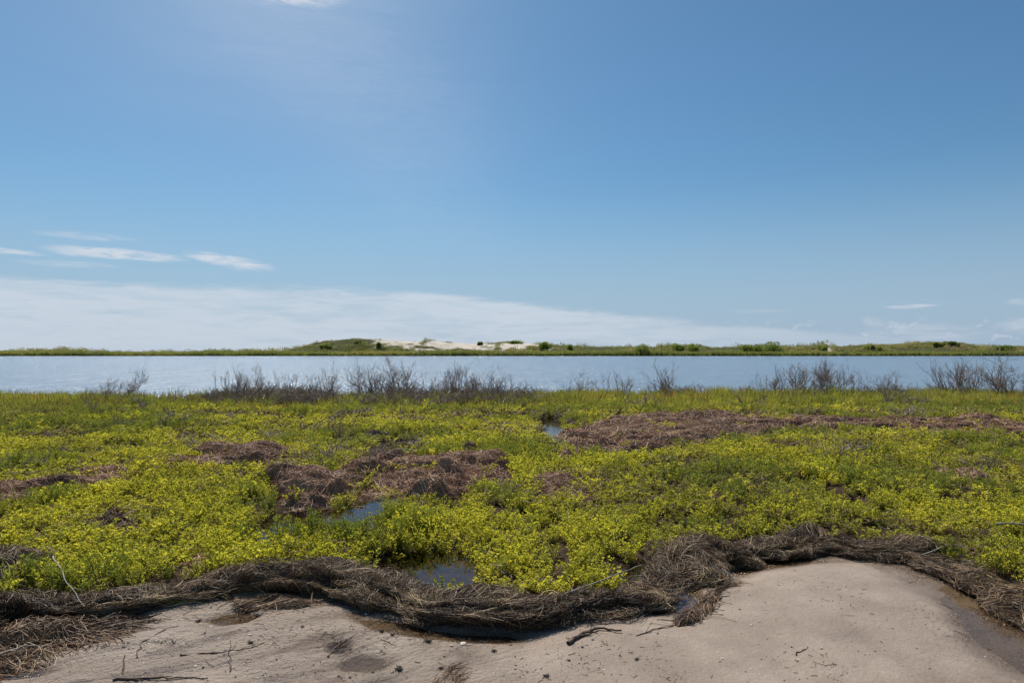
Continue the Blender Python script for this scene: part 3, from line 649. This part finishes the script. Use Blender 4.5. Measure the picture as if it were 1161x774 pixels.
# ------------------------------------------------------------------ wrack rolls
def catmull(W_, step):
    d = np.concatenate([[0], np.cumsum(np.hypot(*(np.diff(W_[:, :2], axis=0).T)))]); s = np.arange(0, d[-1], step)
    out = []
    for c in range(W_.shape[1]):
        y = W_[:, c]; m = np.gradient(y, d); i = np.clip(np.searchsorted(d, s, 'right') - 1, 0, len(d) - 2); h = d[i + 1] - d[i]; t = (s - d[i]) / h
        out.append((2 * t**3 - 3 * t**2 + 1) * y[i] + (t**3 - 2 * t**2 + t) * h * m[i] + (-2 * t**3 + 3 * t**2) * y[i + 1] + (t**3 - t**2) * h * m[i + 1])
    return s, np.stack(out, -1)
def roll(name, W_, nstr, m, label, seed, overhang=.35, loose=.06, vis=(None, None)):
    s, C = catmull(W_, .02); T = np.gradient(C[:, :2], axis=0); T /= np.linalg.norm(T, axis=1, keepdims=True); N_ = np.stack([-T[:, 1], T[:, 0]], -1)
    z0 = np.minimum(gz(C[:, 0], C[:, 1]), gz(C[:, 0] + N_[:, 0] * -C[:, 3], C[:, 1] - N_[:, 1] * C[:, 3])) - .015
    def surf(ss, a, lift):
        """a: angle 0 = front foot .. pi = back foot"""
        i = np.clip(ss / .02, 0, len(s) - 1.001); i0 = i.astype(int); f = i - i0
        lerp = lambda A: A[i0] * (1 - f) + A[i0 + 1] * f
        cx, cy, h, hw = lerp(C[:, 0]), lerp(C[:, 1]), lerp(C[:, 2]), lerp(C[:, 3]); nx, ny = lerp(N_[:, 0]), lerp(N_[:, 1]); zz = lerp(z0)
        twist = ss * 1.3 + 2.4 * fbm(ss * .8, ss * 0, seed, 3)
        lump = .30 + .62 * sstep(fbm(ss * 2.9, a * 1.7 + twist, seed + 3, 4), .25, .75) + .38 * fbm(ss * .9, a * .5, seed + 6, 2) + .40 * (fbm(ss * 2.2 + 9, a * 5.0 + twist * 1.5, seed + 5, 3) - .5)
        rr = lump + lift / np.maximum(h, .05)
        ca = -np.cos(a) ; sa = np.sin(a)
        u = ca * rr * hw - overhang * hw * sa * .5 + hw * .05
        z = zz + sa ** .75 * rr * h * (.34 + .88 * fbm(ss * 2.1 + 3, ss * 0, seed + 8, 3))
        u = u + hw * .9 * (fbm(ss * 2.6, ss * 0 + 7, seed + 31, 3) - .5)
        return np.stack([cx + nx * u, cy + ny * u, z], -1)
    A = np.linspace(0.0, math.pi, 40); S2, A2 = np.meshgrid(s[:-1], A, indexing='ij')
    V = surf(S2.ravel(), A2.ravel(), np.zeros(S2.size)); r, c = S2.shape; ix = np.arange(r * c).reshape(r, c)
    Q = np.stack([ix[:-1, :-1], ix[1:, :-1], ix[1:, 1:], ix[:-1, 1:]], -1).reshape(-1, 4)
    tv = np.full(len(V), 0.02) + .12 * rng.uniform(size=len(V))
    # strands
    K = 9; smax = s[-2]
    px_, _ = G2P(C[:, 0], C[:, 1]); wgt = np.where((px_ > -60) & (px_ < 1220), 1.0, .12)[:-1]; wgt = wgt / wgt.sum()
    nb = nstr // 34; bs = rng.choice(s[:-1], nb, p=wgt); ba = np.arccos(rng.uniform(-1, 1, nb) * .98); ba = np.where(rng.uniform(size=nb) < .3, rng.uniform(0, 1.2, nb), ba)
    bth = (fbm(bs * 2.0, ba * 1.2, seed + 9, 3) - .5) * 2.6 + rng.normal(0, .22, nb); bth = np.where(rng.uniform(size=nb) < .12, bth + rng.normal(0, .9, nb), bth)
    bcur = rng.normal(0, 1.0, nb); btint = rng.uniform(-.32, .32, nb); bl = np.abs(rng.normal(0, .016, nb)); bi = rng.integers(0, nb, nstr); solo = rng.uniform(size=nstr) < .38
    s0 = np.where(solo, rng.choice(s[:-1], nstr, p=wgt), bs[bi] + rng.normal(0, .05, nstr)); a0 = np.where(solo, np.arccos(rng.uniform(-1, 1, nstr) * .98), np.clip(ba[bi] + rng.normal(0, .10, nstr), .02, 3.1))
    th = np.where(solo, (fbm(s0 * 2.3, a0 * 1.4, seed + 9, 3) - .5) * 1.9 + rng.normal(0, .4, nstr), bth[bi] + rng.normal(0, .10, nstr)); wild = rng.uniform(size=nstr) < .09; th[wild] += rng.normal(0, 1.0, wild.sum())
    cur = np.where(solo, rng.normal(0, 1.4, nstr), bcur[bi] + rng.normal(0, .4, nstr)); ln = rng.uniform(.12, .40, nstr); st = ln / (K - 1)
    lift0 = np.abs(rng.normal(0, .005, nstr)) + np.where(solo, 0, bl[bi]); arch = np.where(wild, rng.uniform(0, loose, nstr), np.where(solo, .008, bl[bi] * .8))
    P = np.zeros((nstr, K, 3)); sc_, ac = s0.copy(), a0.copy()
    for k in range(K):
        t = k / (K - 1); P[:, k] = surf(np.clip(sc_, .01, smax - .01), np.clip(ac, .0, math.pi), lift0 + arch * math.sin(math.pi * t))
        sc_ = sc_ + np.cos(th) * st; ac = ac + np.sin(th) * st / .22; th = th + cur * st * 6
    P += rng.normal(0, .0012, P.shape)
    rad = rng.uniform(.0007, .0018, nstr)[:, None] * np.array([.7, .9, 1, 1, 1, 1, .9, .8, .4])[None]
    v2, q2, si = tubes(P, rad)
    t2 = np.clip(rng.beta(1.8, 1.8, nstr) * .6 + .18 + np.where(solo, 0, btint[bi]) + .7 * (fbm(s0 * 2, a0 * 2, seed + 14, 3) - .5), 0.02, 1)[si]
    V_, Q_ = merge([(V, Q), (v2, q2)])
    o = mesh_np(name, V_, Q_, m, attrs={'tint': np.concatenate([tv, t2])}, smooth=False); tag(o, label, 'seaweed'); return o
roll('seaweed_roll', ROLLW, 44000, M_WRACK, 'long winding dark roll of dead seagrass between the bare sand and the plants', 5)
roll('seaweed_strand_line', STRANDW, 8000, M_WRACK, 'thinner grey-brown line of dead seagrass along the right rim of the sand', 25, overhang=.1)

def mound(name, pl, h, nstr, deg, m, label, seed, feather=.16, rr=(.0010, .0024), ln=(.1, .38), rough=1.0):
    pa = np.array(pl); x0, y0 = pa.min(0) - .1; x1, y1 = pa.max(0) + .1
    dist = float(np.mean(pa[:, 1])); stp = max(.012, dist * .0018)
    gx, gy = np.meshgrid(np.arange(x0, x1, stp), np.arange(y0, y1, stp)); fd = deg / 57.3
    def hgt(x, y):
        s = sdist(x, y, pl) + feather * 2.4 * (fbm(x * 2.6, y * 2.6, seed, 4) - .5)
        c, q = math.cos(fd), math.sin(fd); u = x * c + y * q; v = -x * q + y * c
        rid = fbm(u * 1.5 + .8 * fbm(u * 2, v * 2, seed + 7), v * 2.7, seed + 2, 4); fine = fbm(u * 3, v * 14, seed + 4, 3)
        b = sstep(s, -.02, feather)
        return s, b * h * ((.06 + .95 * sstep(rid, .32, .70) + .42 * sstep(fbm(u * 2.6 + 3, v * 6.5, seed + 6, 4), .3, .7)) + .45 * (fine - .5) * rough)
    s, hh = hgt(gx, gy); zz = np.maximum(gz(gx, gy), -.01) - .02 + hh + np.where(hh > 0.001, .012, -.03); r, c = gx.shape; ix = np.arange(r * c).reshape(r, c)
    q = np.stack([ix[:-1, :-1], ix[:-1, 1:], ix[1:, 1:], ix[1:, :-1]], -1).reshape(-1, 4); keep = (s.ravel()[q] > -.03).any(1); q = q[keep]
    used = np.unique(q); re = np.full(r * c, -1); re[used] = np.arange(len(used)); V = np.stack([gx, gy, zz], -1).reshape(-1, 3)[used]; q = re[q]
    V[:, 2] += rng.normal(0, .0035, len(V)) * (V[:, 2] > -.01); tv = np.clip(.18 + .5 * fbm(V[:, 0] * 6, V[:, 1] * 6, seed, 3) + rng.normal(0, .12, len(V)), 0, 1)
    K = 7; n = nstr; xs = rng.uniform(x0, x1, n * 4); ys = rng.uniform(y0, y1, n * 4); k = sdist(xs, ys, pl) > -.03; xs, ys = xs[k][:n], ys[k][:n]; n = len(xs)
    ss0, h0 = hgt(xs, ys); k = ss0 > 0; xs, ys = xs[k], ys[k]; n = len(xs)
    big = max(1.0, dist / 7); L = rng.uniform(*ln, n) * min(big, 1.8); st = L / (K - 1)
    th = fd + 3.4 * (fbm(xs * 1.9, ys * 1.9, seed + 12, 3) - .5) + rng.normal(0, .22, n); w_ = rng.uniform(size=n) < .15; th[w_] += rng.normal(0, 1.2, w_.sum()); cu = rng.normal(0, .8, n)
    P = np.zeros((n, K, 3)); cx, cy = xs.copy(), ys.copy(); lift = np.abs(rng.normal(0, .006, n)) + .004; arch = np.where(w_, rng.uniform(0, min(.05, h * .5), n), .004)
    for j in range(K):
        _, hj = hgt(cx, cy); P[:, j] = np.stack([cx, cy, np.maximum(gz(cx, cy), -.01) - .008 + hj + lift + arch * math.sin(math.pi * j / (K - 1))], -1)
        cx = cx + np.cos(th) * st; cy = cy + np.sin(th) * st; th = th + cu * st * 5
    v2, q2, si = tubes(P, rng.uniform(*rr, n)[:, None] * min(big, 2.4)); t2 = np.clip(rng.beta(2.2, 2.0, n) + 1.1 * (fbm(xs * 4, ys * 4, seed + 19, 3) - .5), 0, 1)[si]
    V_, Q_ = merge([(V, q), (v2, q2)])
    o = mesh_np(name, V_, Q_, m, attrs={'tint': np.concatenate([tv, t2])}, smooth=False); tag(o, label, 'seaweed'); return o
for i, (mt, pl) in enumerate(zip(MATS, MATP)):
    mound('seaweed_mound', pl, mt[1], int(mt[2] * 1.5), mt[3], M_WRACK if i in (7, 9) else (M_RUST if i == 6 else M_HAY), mt[4], 300 + i * 11, feather=.20 if i not in (3, 5, 6, 10) else .14)
mound('seaweed_heap', RUST, .062, 16000, 25, M_RUST, 'rust-brown shaggy heap of dead seagrass lying on the sand at lower left', 777, feather=.22)

# ------------------------------------------------------------------ bare shrubs on the near shore
def bare_shrub(px, base_d, height, spread, seed, label, group=None, nst=7, lean=0.0):
    r = np.random.default_rng(seed); x, y, _ = PD(px, 440, base_d); x = float(x); z = float(gz(x, base_d)); z = max(z, -.05)
    e = empty('bare_shrub', (x, base_d, z)); thick = []; thin = []
    def grow(p, d, L, rad, depth):
        K = 5; pts = [p.copy()]; dd_ = d.copy()
        for k in range(K):
            dd_ = unit(dd_ + r.normal(0, .20, 3) + np.array([0, 0, .06])); pts.append(pts[-1] + dd_ * L / K)
        (thick if depth < 2 else thin).append(pathtube(pts, rad, rad * .6, 5 if depth < 2 else 3))
        if depth >= 5: return
        nb = r.integers(2, 4) if depth else r.integers(3, 5)
        for j in range(nb):
            k = r.integers(2, K + 1) if j else K; q = unit(dd_ + r.normal(0, .55, 3) * np.array([1, 1, .6]) + np.array([0, 0, .10]))
            grow(pts[k], q, L * r.uniform(.50, .82), rad * .64, depth + 1)
    for s_ in range(int(nst * 1.5)):
        a = r.uniform(0, 6.28); sp = 1.5 * spread / height * r.uniform(.1, 1.5); d = unit(np.array([math.cos(a) * sp + lean, math.sin(a) * sp, 1.0]))
        grow(np.array([math.cos(a) * .18 * spread, math.sin(a) * .18 * spread, -.04]), d, height * r.uniform(.18, .44), .009 * height + .003, 0)
    v, q = merge(thick); mx = v[:, 2].max(); v2, q2 = merge(thin); mx = max(np.percentile(v2[:, 2], 98), .1); kf = height / mx
    mesh_np('branch', v * [1, 1, kf], q, M_BARE, e); mesh_np('twigs', v2 * [1, 1, kf], q2, M_BARE, e)
    tag(e, label, 'shrub', group or 'bare shrubs along the near shore')
BUSH = [
 (138, 21.4, 1.00, .95, 8, 'leafless rounded shrub alone at the far left of the near shore'),
 (262, 21.2, .90, .55, 6, 'leafless shrub at the left end of the dark scrub'),
 (290, 21.6, 1.05, .45, 5, 'upright leafless shrub just right of the left end of the dark scrub'),
 (326, 21.3, .95, .32, 4, 'narrow leafless shrub between the wide shrubs left of the middle'),
 (352, 20.8, .80, .30, 4, 'short narrow leafless shrub just left of the V-shaped one'),
 (374, 21.7, 1.00, .40, 4, 'leafless shrub with a V of stems left of the dense twiggy one'),
 (415, 21.5, 1.12, .60, 8, 'dense twiggy leafless shrub left of centre, its stems fanning out'),
 (440, 21.9, 1.15, .55, 8, 'tall leafless shrub crowding the right side of the dense twiggy one'),
 (463, 21.5, 1.10, .30, 5, 'slim leafless shrub at the right end of the dense pair'),
 (505, 21.8, 1.08, .60, 7, 'leafless shrub left of the middle rising from dark scrub'),
 (536, 21.9, 1.10, .60, 8, 'leafless shrub in the dark scrub directly below the right end of the sand dune'),
 (565, 21.6, .88, .60, 7, 'low spreading leafless shrub at the right end of the dark scrub'),
 (655, 22.4, .86, .60, 5, 'thin low leafless shrub standing alone right of the middle'),
 (703, 22.3, .95, .40, 4, 'sparse leafless shrub with two stems near the round one'),
 (752, 22.5, 1.00, .65, 8, 'small round leafless shrub standing alone right of the sparse one'),
 (846, 22.7, .55, .45, 4, 'very low leafless shrub just left of the long thicket'),
 (878, 22.6, 1.05, .60, 6, 'leafless shrub at the left end of the long thicket on the right'),
 (900, 22.8, 1.00, .55, 7, 'second leafless shrub from the left in the long thicket on the right'),
 (923, 22.6, 1.15, .55, 8, 'tallest leafless shrub in the long thicket on the right'),
 (945, 22.9, 1.10, .55, 7, 'leafless shrub right of the tallest in the long thicket'),
 (970, 22.6, .95, .50, 6, 'leafless shrub at the right end of the long thicket'),
 (1010, 22.8, .80, .65, 5, 'thin low leafless shrub in the gap between the long thicket and the right corner'),
 (1080, 22.9, 1.25, .75, 8, 'large wide leafless shrub left of the tree-like one'),
 (1102, 23.1, 1.30, .40, 4, 'tree-like leafless shrub with a flat forked crown near the right edge'),
 (1140, 22.7, 1.28, .65, 9, 'dense tall leafless shrub at the right edge of the picture'),
 (1165, 22.5, 1.00, .55, 7, 'leafless shrub cut by the right edge of the picture'),
 (245, 19.4, .5, .4, 5, 'small dark leafless shrub in the grass in front of the scrub'),
 (390, 12.2, .34, .16, 4, 'small wiry grey sprig standing by the largest seagrass mound'),
]
for i, (px_, d_, h_, sp_, ns_, lb) in enumerate(BUSH): bare_shrub(px_, d_, h_ * (.92 + .26 * ((i * 37) % 10) / 10), sp_, 900 + i * 7, lb, nst=ns_)

# ------------------------------------------------------------------ far shore vegetation
n = 34000; x = rng.uniform(-330, 330, n); y = FAR + rng.uniform(0, 1, n) ** 1.3 * 70 - .5; z = gz(x, y); px = 580.5 + F * x / y
gm = green_mask(px, x, y, z); k = rng.uniform(size=n) < gm * .9 + .0 ; x, y, z, px, gm = x[k], y[k], z[k], px[k], gm[k]; n = len(x)
pat = fbm(x * .05, y * .07, 51, 4); sandy = sstep(px, 425, 450) * sstep(px, 640, 600)
s = (rng.uniform(.40, .85, n) + 1.5 * rng.uniform(0, 1, n) ** 22) * (.45 + 1.2 * sstep(pat, .3, .7)) * (1 + .35 * sandy)
tint = np.clip(.15 + 1.2 * (fbm(x * .03 + 3, y * .06, 52, 4) - .35) + .35 * sstep(px, 900, 1000) * sstep(z, 1.2, 2.6) + rng.normal(0, .27, n), 0, 1)
scatter('dune_shrubbery', np.stack([x, y, z - .1], -1), np.stack([np.zeros(n), np.zeros(n), rng.uniform(0, 6.28, n)], -1), np.stack([s * 1.2, s * 1.2, s], -1), tint,
        rng.integers(0, 6, n), C_FARB, 'low green and olive scrub covering the dunes across the water', 'scrub')
n = 14000; x = rng.uniform(-330, 330, n); y = FAR - 1.2 + rng.uniform(0, 9, n); z = np.maximum(gz(x, y), -.1); s = rng.uniform(.7, 1.3, n) * (.75 + .6 * fbm(x * .08, y * 0, 54, 3))
scatter('far_reeds', np.stack([x, y, z], -1), np.stack([rng.normal(0, .06, n), rng.normal(0, .06, n), rng.uniform(0, 6.28, n)], -1), np.stack([s, s, s * 1.25], -1),
        np.clip(fbm(x * .04, y * .1, 57, 3) * 1.2 - .1 + rng.normal(0, .12, n), 0, 1), rng.integers(0, 4, n), C_REED, 'strip of green reeds along the far waterline', 'reeds')
def far_bush(px, top_py, wpx, dist, seed, label):
    r = np.random.default_rng(seed); x, _, zt = PD(px, top_py, dist); x = float(x); zt = float(zt); zb = float(gz(x, dist)); H = max(zt - zb, 1.6); Wd = wpx * dist / F
    e = empty('dune_shrub', (x, dist, zb)); parts = []; tips = []
    for s_ in range(5):
        a = r.uniform(0, 6.28); tip = np.array([math.cos(a) * Wd * .28, math.sin(a) * Wd * .28, H * r.uniform(.5, .75)]); tips.append(tip)
        mid = tip * [.35, .35, .5] + r.normal(0, .08, 3); parts.append(pathtube([(0, 0, -.2), mid, tip], .12, .04, 5))
    mesh_np('trunk', *merge(parts), M_BARK, e)
    nc = max(6, int(Wd * 2.2)); c = np.stack([r.uniform(-.5, .5, nc) * Wd * .8, r.uniform(-.5, .5, nc) * Wd * .7, H * r.uniform(.16, .76, nc)], -1); c[:, 2] *= 1 - .8 * (np.abs(c[:, 0]) / (Wd * .5)) ** 2 * .6
    n = 500 + nc * 170; k = r.integers(0, nc, n); d = unit(r.normal(size=(n, 3))); cr = (H * .27 * r.uniform(.7, 1.2, nc))[k][:, None]; b = c[k] + d * cr * r.uniform(.6, 1.0, (n, 1))
    v, t = leaves(b, unit(d + r.normal(size=(n, 3)) * .6), r.normal(size=(n, 3)), .42 * r.uniform(.6, 1.2, n), .28)
    tv = np.repeat(np.clip(r.uniform(.1, .9, nc)[k] + r.normal(0, .15, n), 0, 1), 4)
    mesh_np('crown', v, t, M_TREE, e, attrs={'tint': tv}, smooth=False); tag(e, label, 'shrub', 'shrubs on the dunes across the water')
for i, a in enumerate([
 (430, 386.5, 5, 300, 'small dark shrub poking up on the crest of the left dune'), (544, 388.3, 6, 315, 'little pointed shrub on the skyline above the middle of the bare sand'),
 (585, 387.5, 16, 318, 'dark low shrub on the skyline at the right end of the bare sand'), (620, 386.8, 18, 300, 'grey-green shrub where the dune drops to the flat shore'),
 (646, 390, 5, 300, 'tiny pointed shrub right of the grey-green one'), (728, 388.6, 15, 284, 'round green bush standing free at the water right of the dune'),
 (768, 387.6, 14, 298, 'shrub crowning the low rise right of the round bush'), (783, 388.6, 14, 299, 'lower shrub at the right end of the low rise'),
 (846, 390.0, 16, 294, 'broad green shrub left of the tallest one'), (876, 386.6, 22, 292, 'tallest and brightest green shrub, right of centre on the far shore'),
 (858, 391.0, 12, 290, 'low shrub tucked between the broad one and the tallest one'),
 (934, 389.8, 12, 298, 'shrub beside the small bare sand spot on the right shore'), (1062, 387.6, 10, 305, 'left one of two shrubs on top of the right-hand hill'),
 (1078, 386.9, 16, 306, 'right one of two shrubs on top of the right-hand hill'), (1140, 390.4, 20, 300, 'flat dark shrub near the right end of the far shore'),
 (990, 391.2, 18, 300, 'low shrub halfway to the right-hand hill'), (240, 399, 6, 290, 'small shrub low on the flat left shore'), (400, 396, 9, 286, 'dark green bush at the foot of the left dune'),
 (408, 388, 14, 308, 'wide dark shrub on top of the left dune'), (370, 389, 14, 302, 'dark shrub on the left slope of the left dune')]):
    far_bush(a[0], a[1], a[2], a[3], 40 + i, a[4])

# ------------------------------------------------------------------ small things on the sand
def gpt(px, py, dzv=0.0):
    x, y = P2G(px, py, .03); x, y = float(x), float(y); return np.array([x, y, max(float(gz(x, y)), -.01) + dzv])
def stick(name, pxs, rad, label, m, cat='twig', wob=.004, forks=2, seed=1, lifts=None, group=None):
    r = np.random.default_rng(seed); pts = []
    for i in range(len(pxs) - 1):
        a = gpt(*pxs[i], rad + (lifts[i] if lifts else 0)); b = gpt(*pxs[i + 1], rad + (lifts[i + 1] if lifts else 0))
        for t in np.linspace(0, 1, 6)[:-1]: pts.append(a * (1 - t) + b * t)
    pts.append(b); pts = np.array(pts); pts += r.normal(0, wob, pts.shape) * [1, 1, .4]
    parts = [pathtube(pts, rad, rad * .45, 7)]
    for k in range(forks):
        j = r.integers(2, len(pts) - 2); d = unit(pts[j + 1] - pts[j]); d2 = unit(d + r.normal(0, .6, 3) * [1, 1, .25]); L = r.uniform(.04, .13)
        parts.append(pathtube([pts[j], pts[j] + d2 * L * .5 + r.normal(0, .004, 3), pts[j] + d2 * L + [0, 0, .004]], rad * .55, rad * .2, 5))
    v, q = merge(parts); o = mesh_np(name, v, q, m, smooth=True); tag(o, label, cat, group); return o
stick('twig', [(139, 768), (141, 754)], .007, 'short dark stub of twig sticking up from the sand at lower left', M_WOOD, forks=0, lifts=[-.02, .045])
stick('twig', [(128, 772), (165, 768), (200, 768), (235, 772)], .006, 'dark brown stick lying at the bottom edge at lower left', M_WOOD, seed=2, forks=5)
stick('twig', [(155, 745), (160, 730), (190, 712), (235, 700)], .0032, 'thin curved twig crossing the sand below the seaweed at left', M_WOOD, seed=3)
stick('twig', [(205, 742), (245, 740), (285, 735), (300, 728)], .0035, 'thin forked twig lying flat in the left part of the sand', M_WOOD, seed=4, forks=5)
stick('twig', [(262, 762), (260, 748), (262, 740)], .0035, 'tiny upright sprig beside the flat forked twig', M_WOOD, seed=5, lifts=[0, .03, .06])
stick('twig', [(352, 686), (358, 662), (366, 655), (385, 668)], .0055, 'bent pale twig hooked over the front of the seaweed roll at left', M_WOOD, seed=6, lifts=[0, .09, .11, .07], forks=1)
stick('twig', [(372, 742), (378, 730), (388, 722)], .006, 'short dark forked twig on the sand below the left end of the big roll', M_WOOD, seed=7, forks=4)
stick('driftwood', [(645, 729), (660, 719), (678, 712), (705, 716)], .011, 'stubby brown piece of driftwood below the middle of the roll', M_WOOD, 'driftwood', seed=8, forks=3)
stick('twig', [(722, 720), (745, 712), (770, 707), (790, 708)], .0035, 'fine twig on the sand right of the driftwood', M_WOOD, seed=9, forks=4)
stick('twig', [(640, 690), (690, 678), (728, 664)], .005, 'straight tan stick caught in the front of the roll at the middle', M_PALEWOOD, seed=10, lifts=[.09, .14, .18], forks=1)
stick('driftwood', [(1130, 614), (1150, 615), (1175, 618)], .011, 'pale bleached stick lying on the plants at the right edge', M_PALEWOOD, 'driftwood', seed=11, lifts=[.13, .14, .14], forks=0)
stick('twig', [(1045, 640), (1075, 632), (1100, 634)], .006, 'bleached twig on the thin seaweed line at right', M_PALEWOOD, seed=12, lifts=[.09, .09, .08], forks=3)
stick('twig', [(900, 742), (915, 737)], .004, 'dark finger-long twig lying alone on the right-hand sand', M_WOOD, seed=13, forks=0)
stick('twig', [(60, 660), (72, 690), (95, 708)], .005, 'pale twig lying across the seaweed at far left', M_PALEWOOD, seed=14, lifts=[.17, .19, .1], forks=2)
stick('twig', [(0, 748), (28, 738), (50, 734)], .007, 'grey stick in front of the rusty seaweed heap at lower left', M_PALEWOOD, seed=15, forks=2, lifts=[.03, .03, .02])

def shell(px, py, s, rz, label):
    u = np.linspace(-1, 1, 15); w_ = np.linspace(0, 1, 9); V = []
    for j in w_:
        for i in u:
            a = i * 1.25; r_ = j * (1 - .12 * i * i); V.append((math.sin(a) * r_ * s, math.cos(a) * r_ * s * .85 - s * .4, (.28 * math.sin(math.pi * min(j, 1) * .62) * (1 - .6 * i * i) + .015 * math.cos(i * 30) * j) * s))
    V = np.array(V); top = V.copy(); bot = V.copy(); bot[:, 2] -= s * .05; n = len(V); f = []
    for j in range(8):
        for i in range(14):
            a = j * 15 + i; f.append((a, a + 1, a + 16, a + 15)); f.append((n + a, n + a + 15, n + a + 16, n + a + 1))
    rim = [8 * 15 + i for i in range(15)]
    for i in range(14): f.append((rim[i], rim[i + 1], n + rim[i + 1], n + rim[i]))
    o = mesh_np('seashell', np.concatenate([top, bot]), f, M_SHELL); o.location = gpt(px, py, .003); o.rotation_euler = (0, 0, rz); tag(o, label, 'shell')
shell(525, 729, .026, .9, 'larger oblong white shell on the sand below the roll'); shell(512, 731, .015, 2.4, 'smaller round white shell on the sand left of the larger shell')
shell(139 + 680, 746, .010, .3, 'tiny white shell near the tongue of the right-hand sand')

def clod(px, py, s, seed, label):
    r = np.random.default_rng(seed); parts = []
    for k in range(22):
        a = r.uniform(0, 6.28); d = np.array([math.cos(a), math.sin(a), r.uniform(0, .5)]); p0 = r.normal(0, s * .3, 3) * [1, 1, .2] + [0, 0, s * .15]
        parts.append(pathtube([p0, p0 + d * s * .5 + r.normal(0, s * .12, 3), p0 + d * s * r.uniform(.7, 1.1) - [0, 0, s * .1]], s * .12, s * .05, 5))
    v, q = merge(parts); v[:, 2] = np.maximum(v[:, 2], -.002); o = mesh_np('seaweed_scrap', v, q, M_CLOD); o.location = gpt(px, py, .002); tag(o, label, 'seaweed', 'scraps of seaweed on the bare sand')
for i, (a, b, s_, lb) in enumerate([(545, 722, .016, 'dark seaweed scrap just right of the white shells'), (560, 738, .015, 'dark seaweed scrap below and right of the white shells'), (500, 757, .012, 'small dark seaweed scrap above the reddish tangle'),
    (619, 766, .017, 'dark seaweed scrap at the bottom edge right of the middle'), (722, 747, .013, 'dark seaweed scrap below the right end of the roll'), (485, 726, .022, 'twiggy dark seaweed scrap left of the white shells'),
    (453, 757, .024, 'black seaweed scrap beside the muddy hollow'), (445, 718, .014, 'seaweed scrap above the muddy hollow'), (433, 712, .02, 'brown seaweed scrap under the left end of the big roll'), (645, 698 + 50, .01, 'tiny seaweed scrap midway along the bottom sand'),
    (284, 728, .018, 'brown seaweed scrap on the left sand by the flat forked twig'), (225, 702, .022, 'reddish seaweed scrap left of the little pool'), (292, 694, .024, 'shaggy seaweed scrap right of the little pool'), (343, 710, .010, 'little seaweed scrap high on the left sand'),
    (660, 733, .009, 'tiny seaweed scrap below the driftwood'), (778, 700, .015, 'brown seaweed scrap below the bend of the roll')]): clod(a, b, s_, 60 + i, lb)
mound('seaweed_tangle', poly([(480, 790), (498, 764), (504, 750), (510, 748), (520, 760), (526, 780), (520, 800)], .03), .010, 500, 70, M_RUST, 'loose reddish seaweed tangle at the bottom edge left of the middle', 881, feather=.05, ln=(.03, .10), rr=(.0006, .0015), rough=.5)
mound('seaweed_tangle', poly([(250, 668), (275, 665), (330, 672), (350, 680), (300, 684), (262, 682)], .06), .03, 900, -12, M_RUST, 'loose tan seaweed tangle in front of the roll at left', 883, feather=.06, ln=(.08, .25))
mound('seaweed_tangle', poly([(775, 690), (800, 668), (822, 655), (812, 690), (790, 705), (765, 706)], .04), .03, 900, 40, M_RUST, 'loose brown seaweed fringe under the bend of the roll', 887, feather=.06, ln=(.06, .2))

# uncountable specks and fibres on the sand
N_ = 11000; px = rng.uniform(-150, 1300, N_); py = 640 + 190 * rng.uniform(0, 1, N_) ** .9; x, y = P2G(px, py, .03); k = beach_d(x, y) < -.16
dens = np.where(px < 620, 1.0, .5) * (.08 + .92 * sstep(fbm(x * 2.6, y * 2.6, 66, 3), .48, .66)); k &= rng.uniform(size=N_) < dens; x, y = x[k], y[k]; n = len(x)
K = 5; L = rng.gamma(1.2, .016, n) + .003; th = rng.normal(.5, 1.2, n); P = np.zeros((n, K, 3)); cx, cy = x.copy(), y.copy()
for j in range(K):
    P[:, j] = np.stack([cx, cy, np.maximum(gz(cx, cy), -.003) + .0025], -1); cx = cx + np.cos(th) * L / K; cy = cy + np.sin(th) * L / K; th = th + rng.normal(0, .45, n)
v, q, si = tubes(P, rng.uniform(.0005, .0018, n)[:, None])
o = mesh_np('plant_debris', v, q, M_RUST, attrs={'tint': rng.uniform(0, .8, n)[si]}, smooth=False); tag(o, 'dark specks and short fibres strewn over the bare sand', 'debris', kind='stuff')

# shell grit and crumbs of shell and clay, far too many to count
N_ = 9000; px = rng.uniform(-150, 1300, N_); py = 640 + 190 * rng.uniform(0, 1, N_); x, y = P2G(px, py, .03); k = beach_d(x, y) < -.14
k &= rng.uniform(size=N_) < np.where(px < 680, 1, .35) * (.10 + .9 * sstep(fbm(x * 3, y * 3, 166, 3), .45, .62)); x, y = x[k], y[k]; n = len(x)
sz = rng.gamma(1.5, .0016, n) + .0012; O_ = np.array([(1, 0, 0), (0, 1, 0), (-1, 0, 0), (0, -1, 0), (0, 0, .6), (0, 0, -.6)]); fa = np.array([(0, 1, 4), (1, 2, 4), (2, 3, 4), (3, 0, 4), (1, 0, 5), (2, 1, 5), (3, 2, 5), (0, 3, 5)])
C_ = np.stack([x, y, gz(x, y) + sz * .25], -1); V_ = C_[:, None] + (O_[None] * rng.uniform(.5, 1.4, (n, 6, 1))) * sz[:, None, None]
m_, t_, o_ = mat('shell_grit'); principled(t_, o_, Base_Color=t_.ramp(t_.attr('tint'), [(0, (.06, .045, .035)), (.45, (.22, .17, .13)), (.6, (.45, .40, .33)), (1, (.75, .70, .62))]), Roughness=.5)
tag(mesh_np('shell_grit', V_.reshape(-1, 3), (np.arange(n)[:, None, None] * 6 + fa[None]).reshape(-1, 3), m_, attrs={'tint': np.repeat(rng.uniform(0, 1, n), 6)}, smooth=False), 'tiny crumbs of shell and clay scattered over the sand', 'shell grit', kind='stuff')
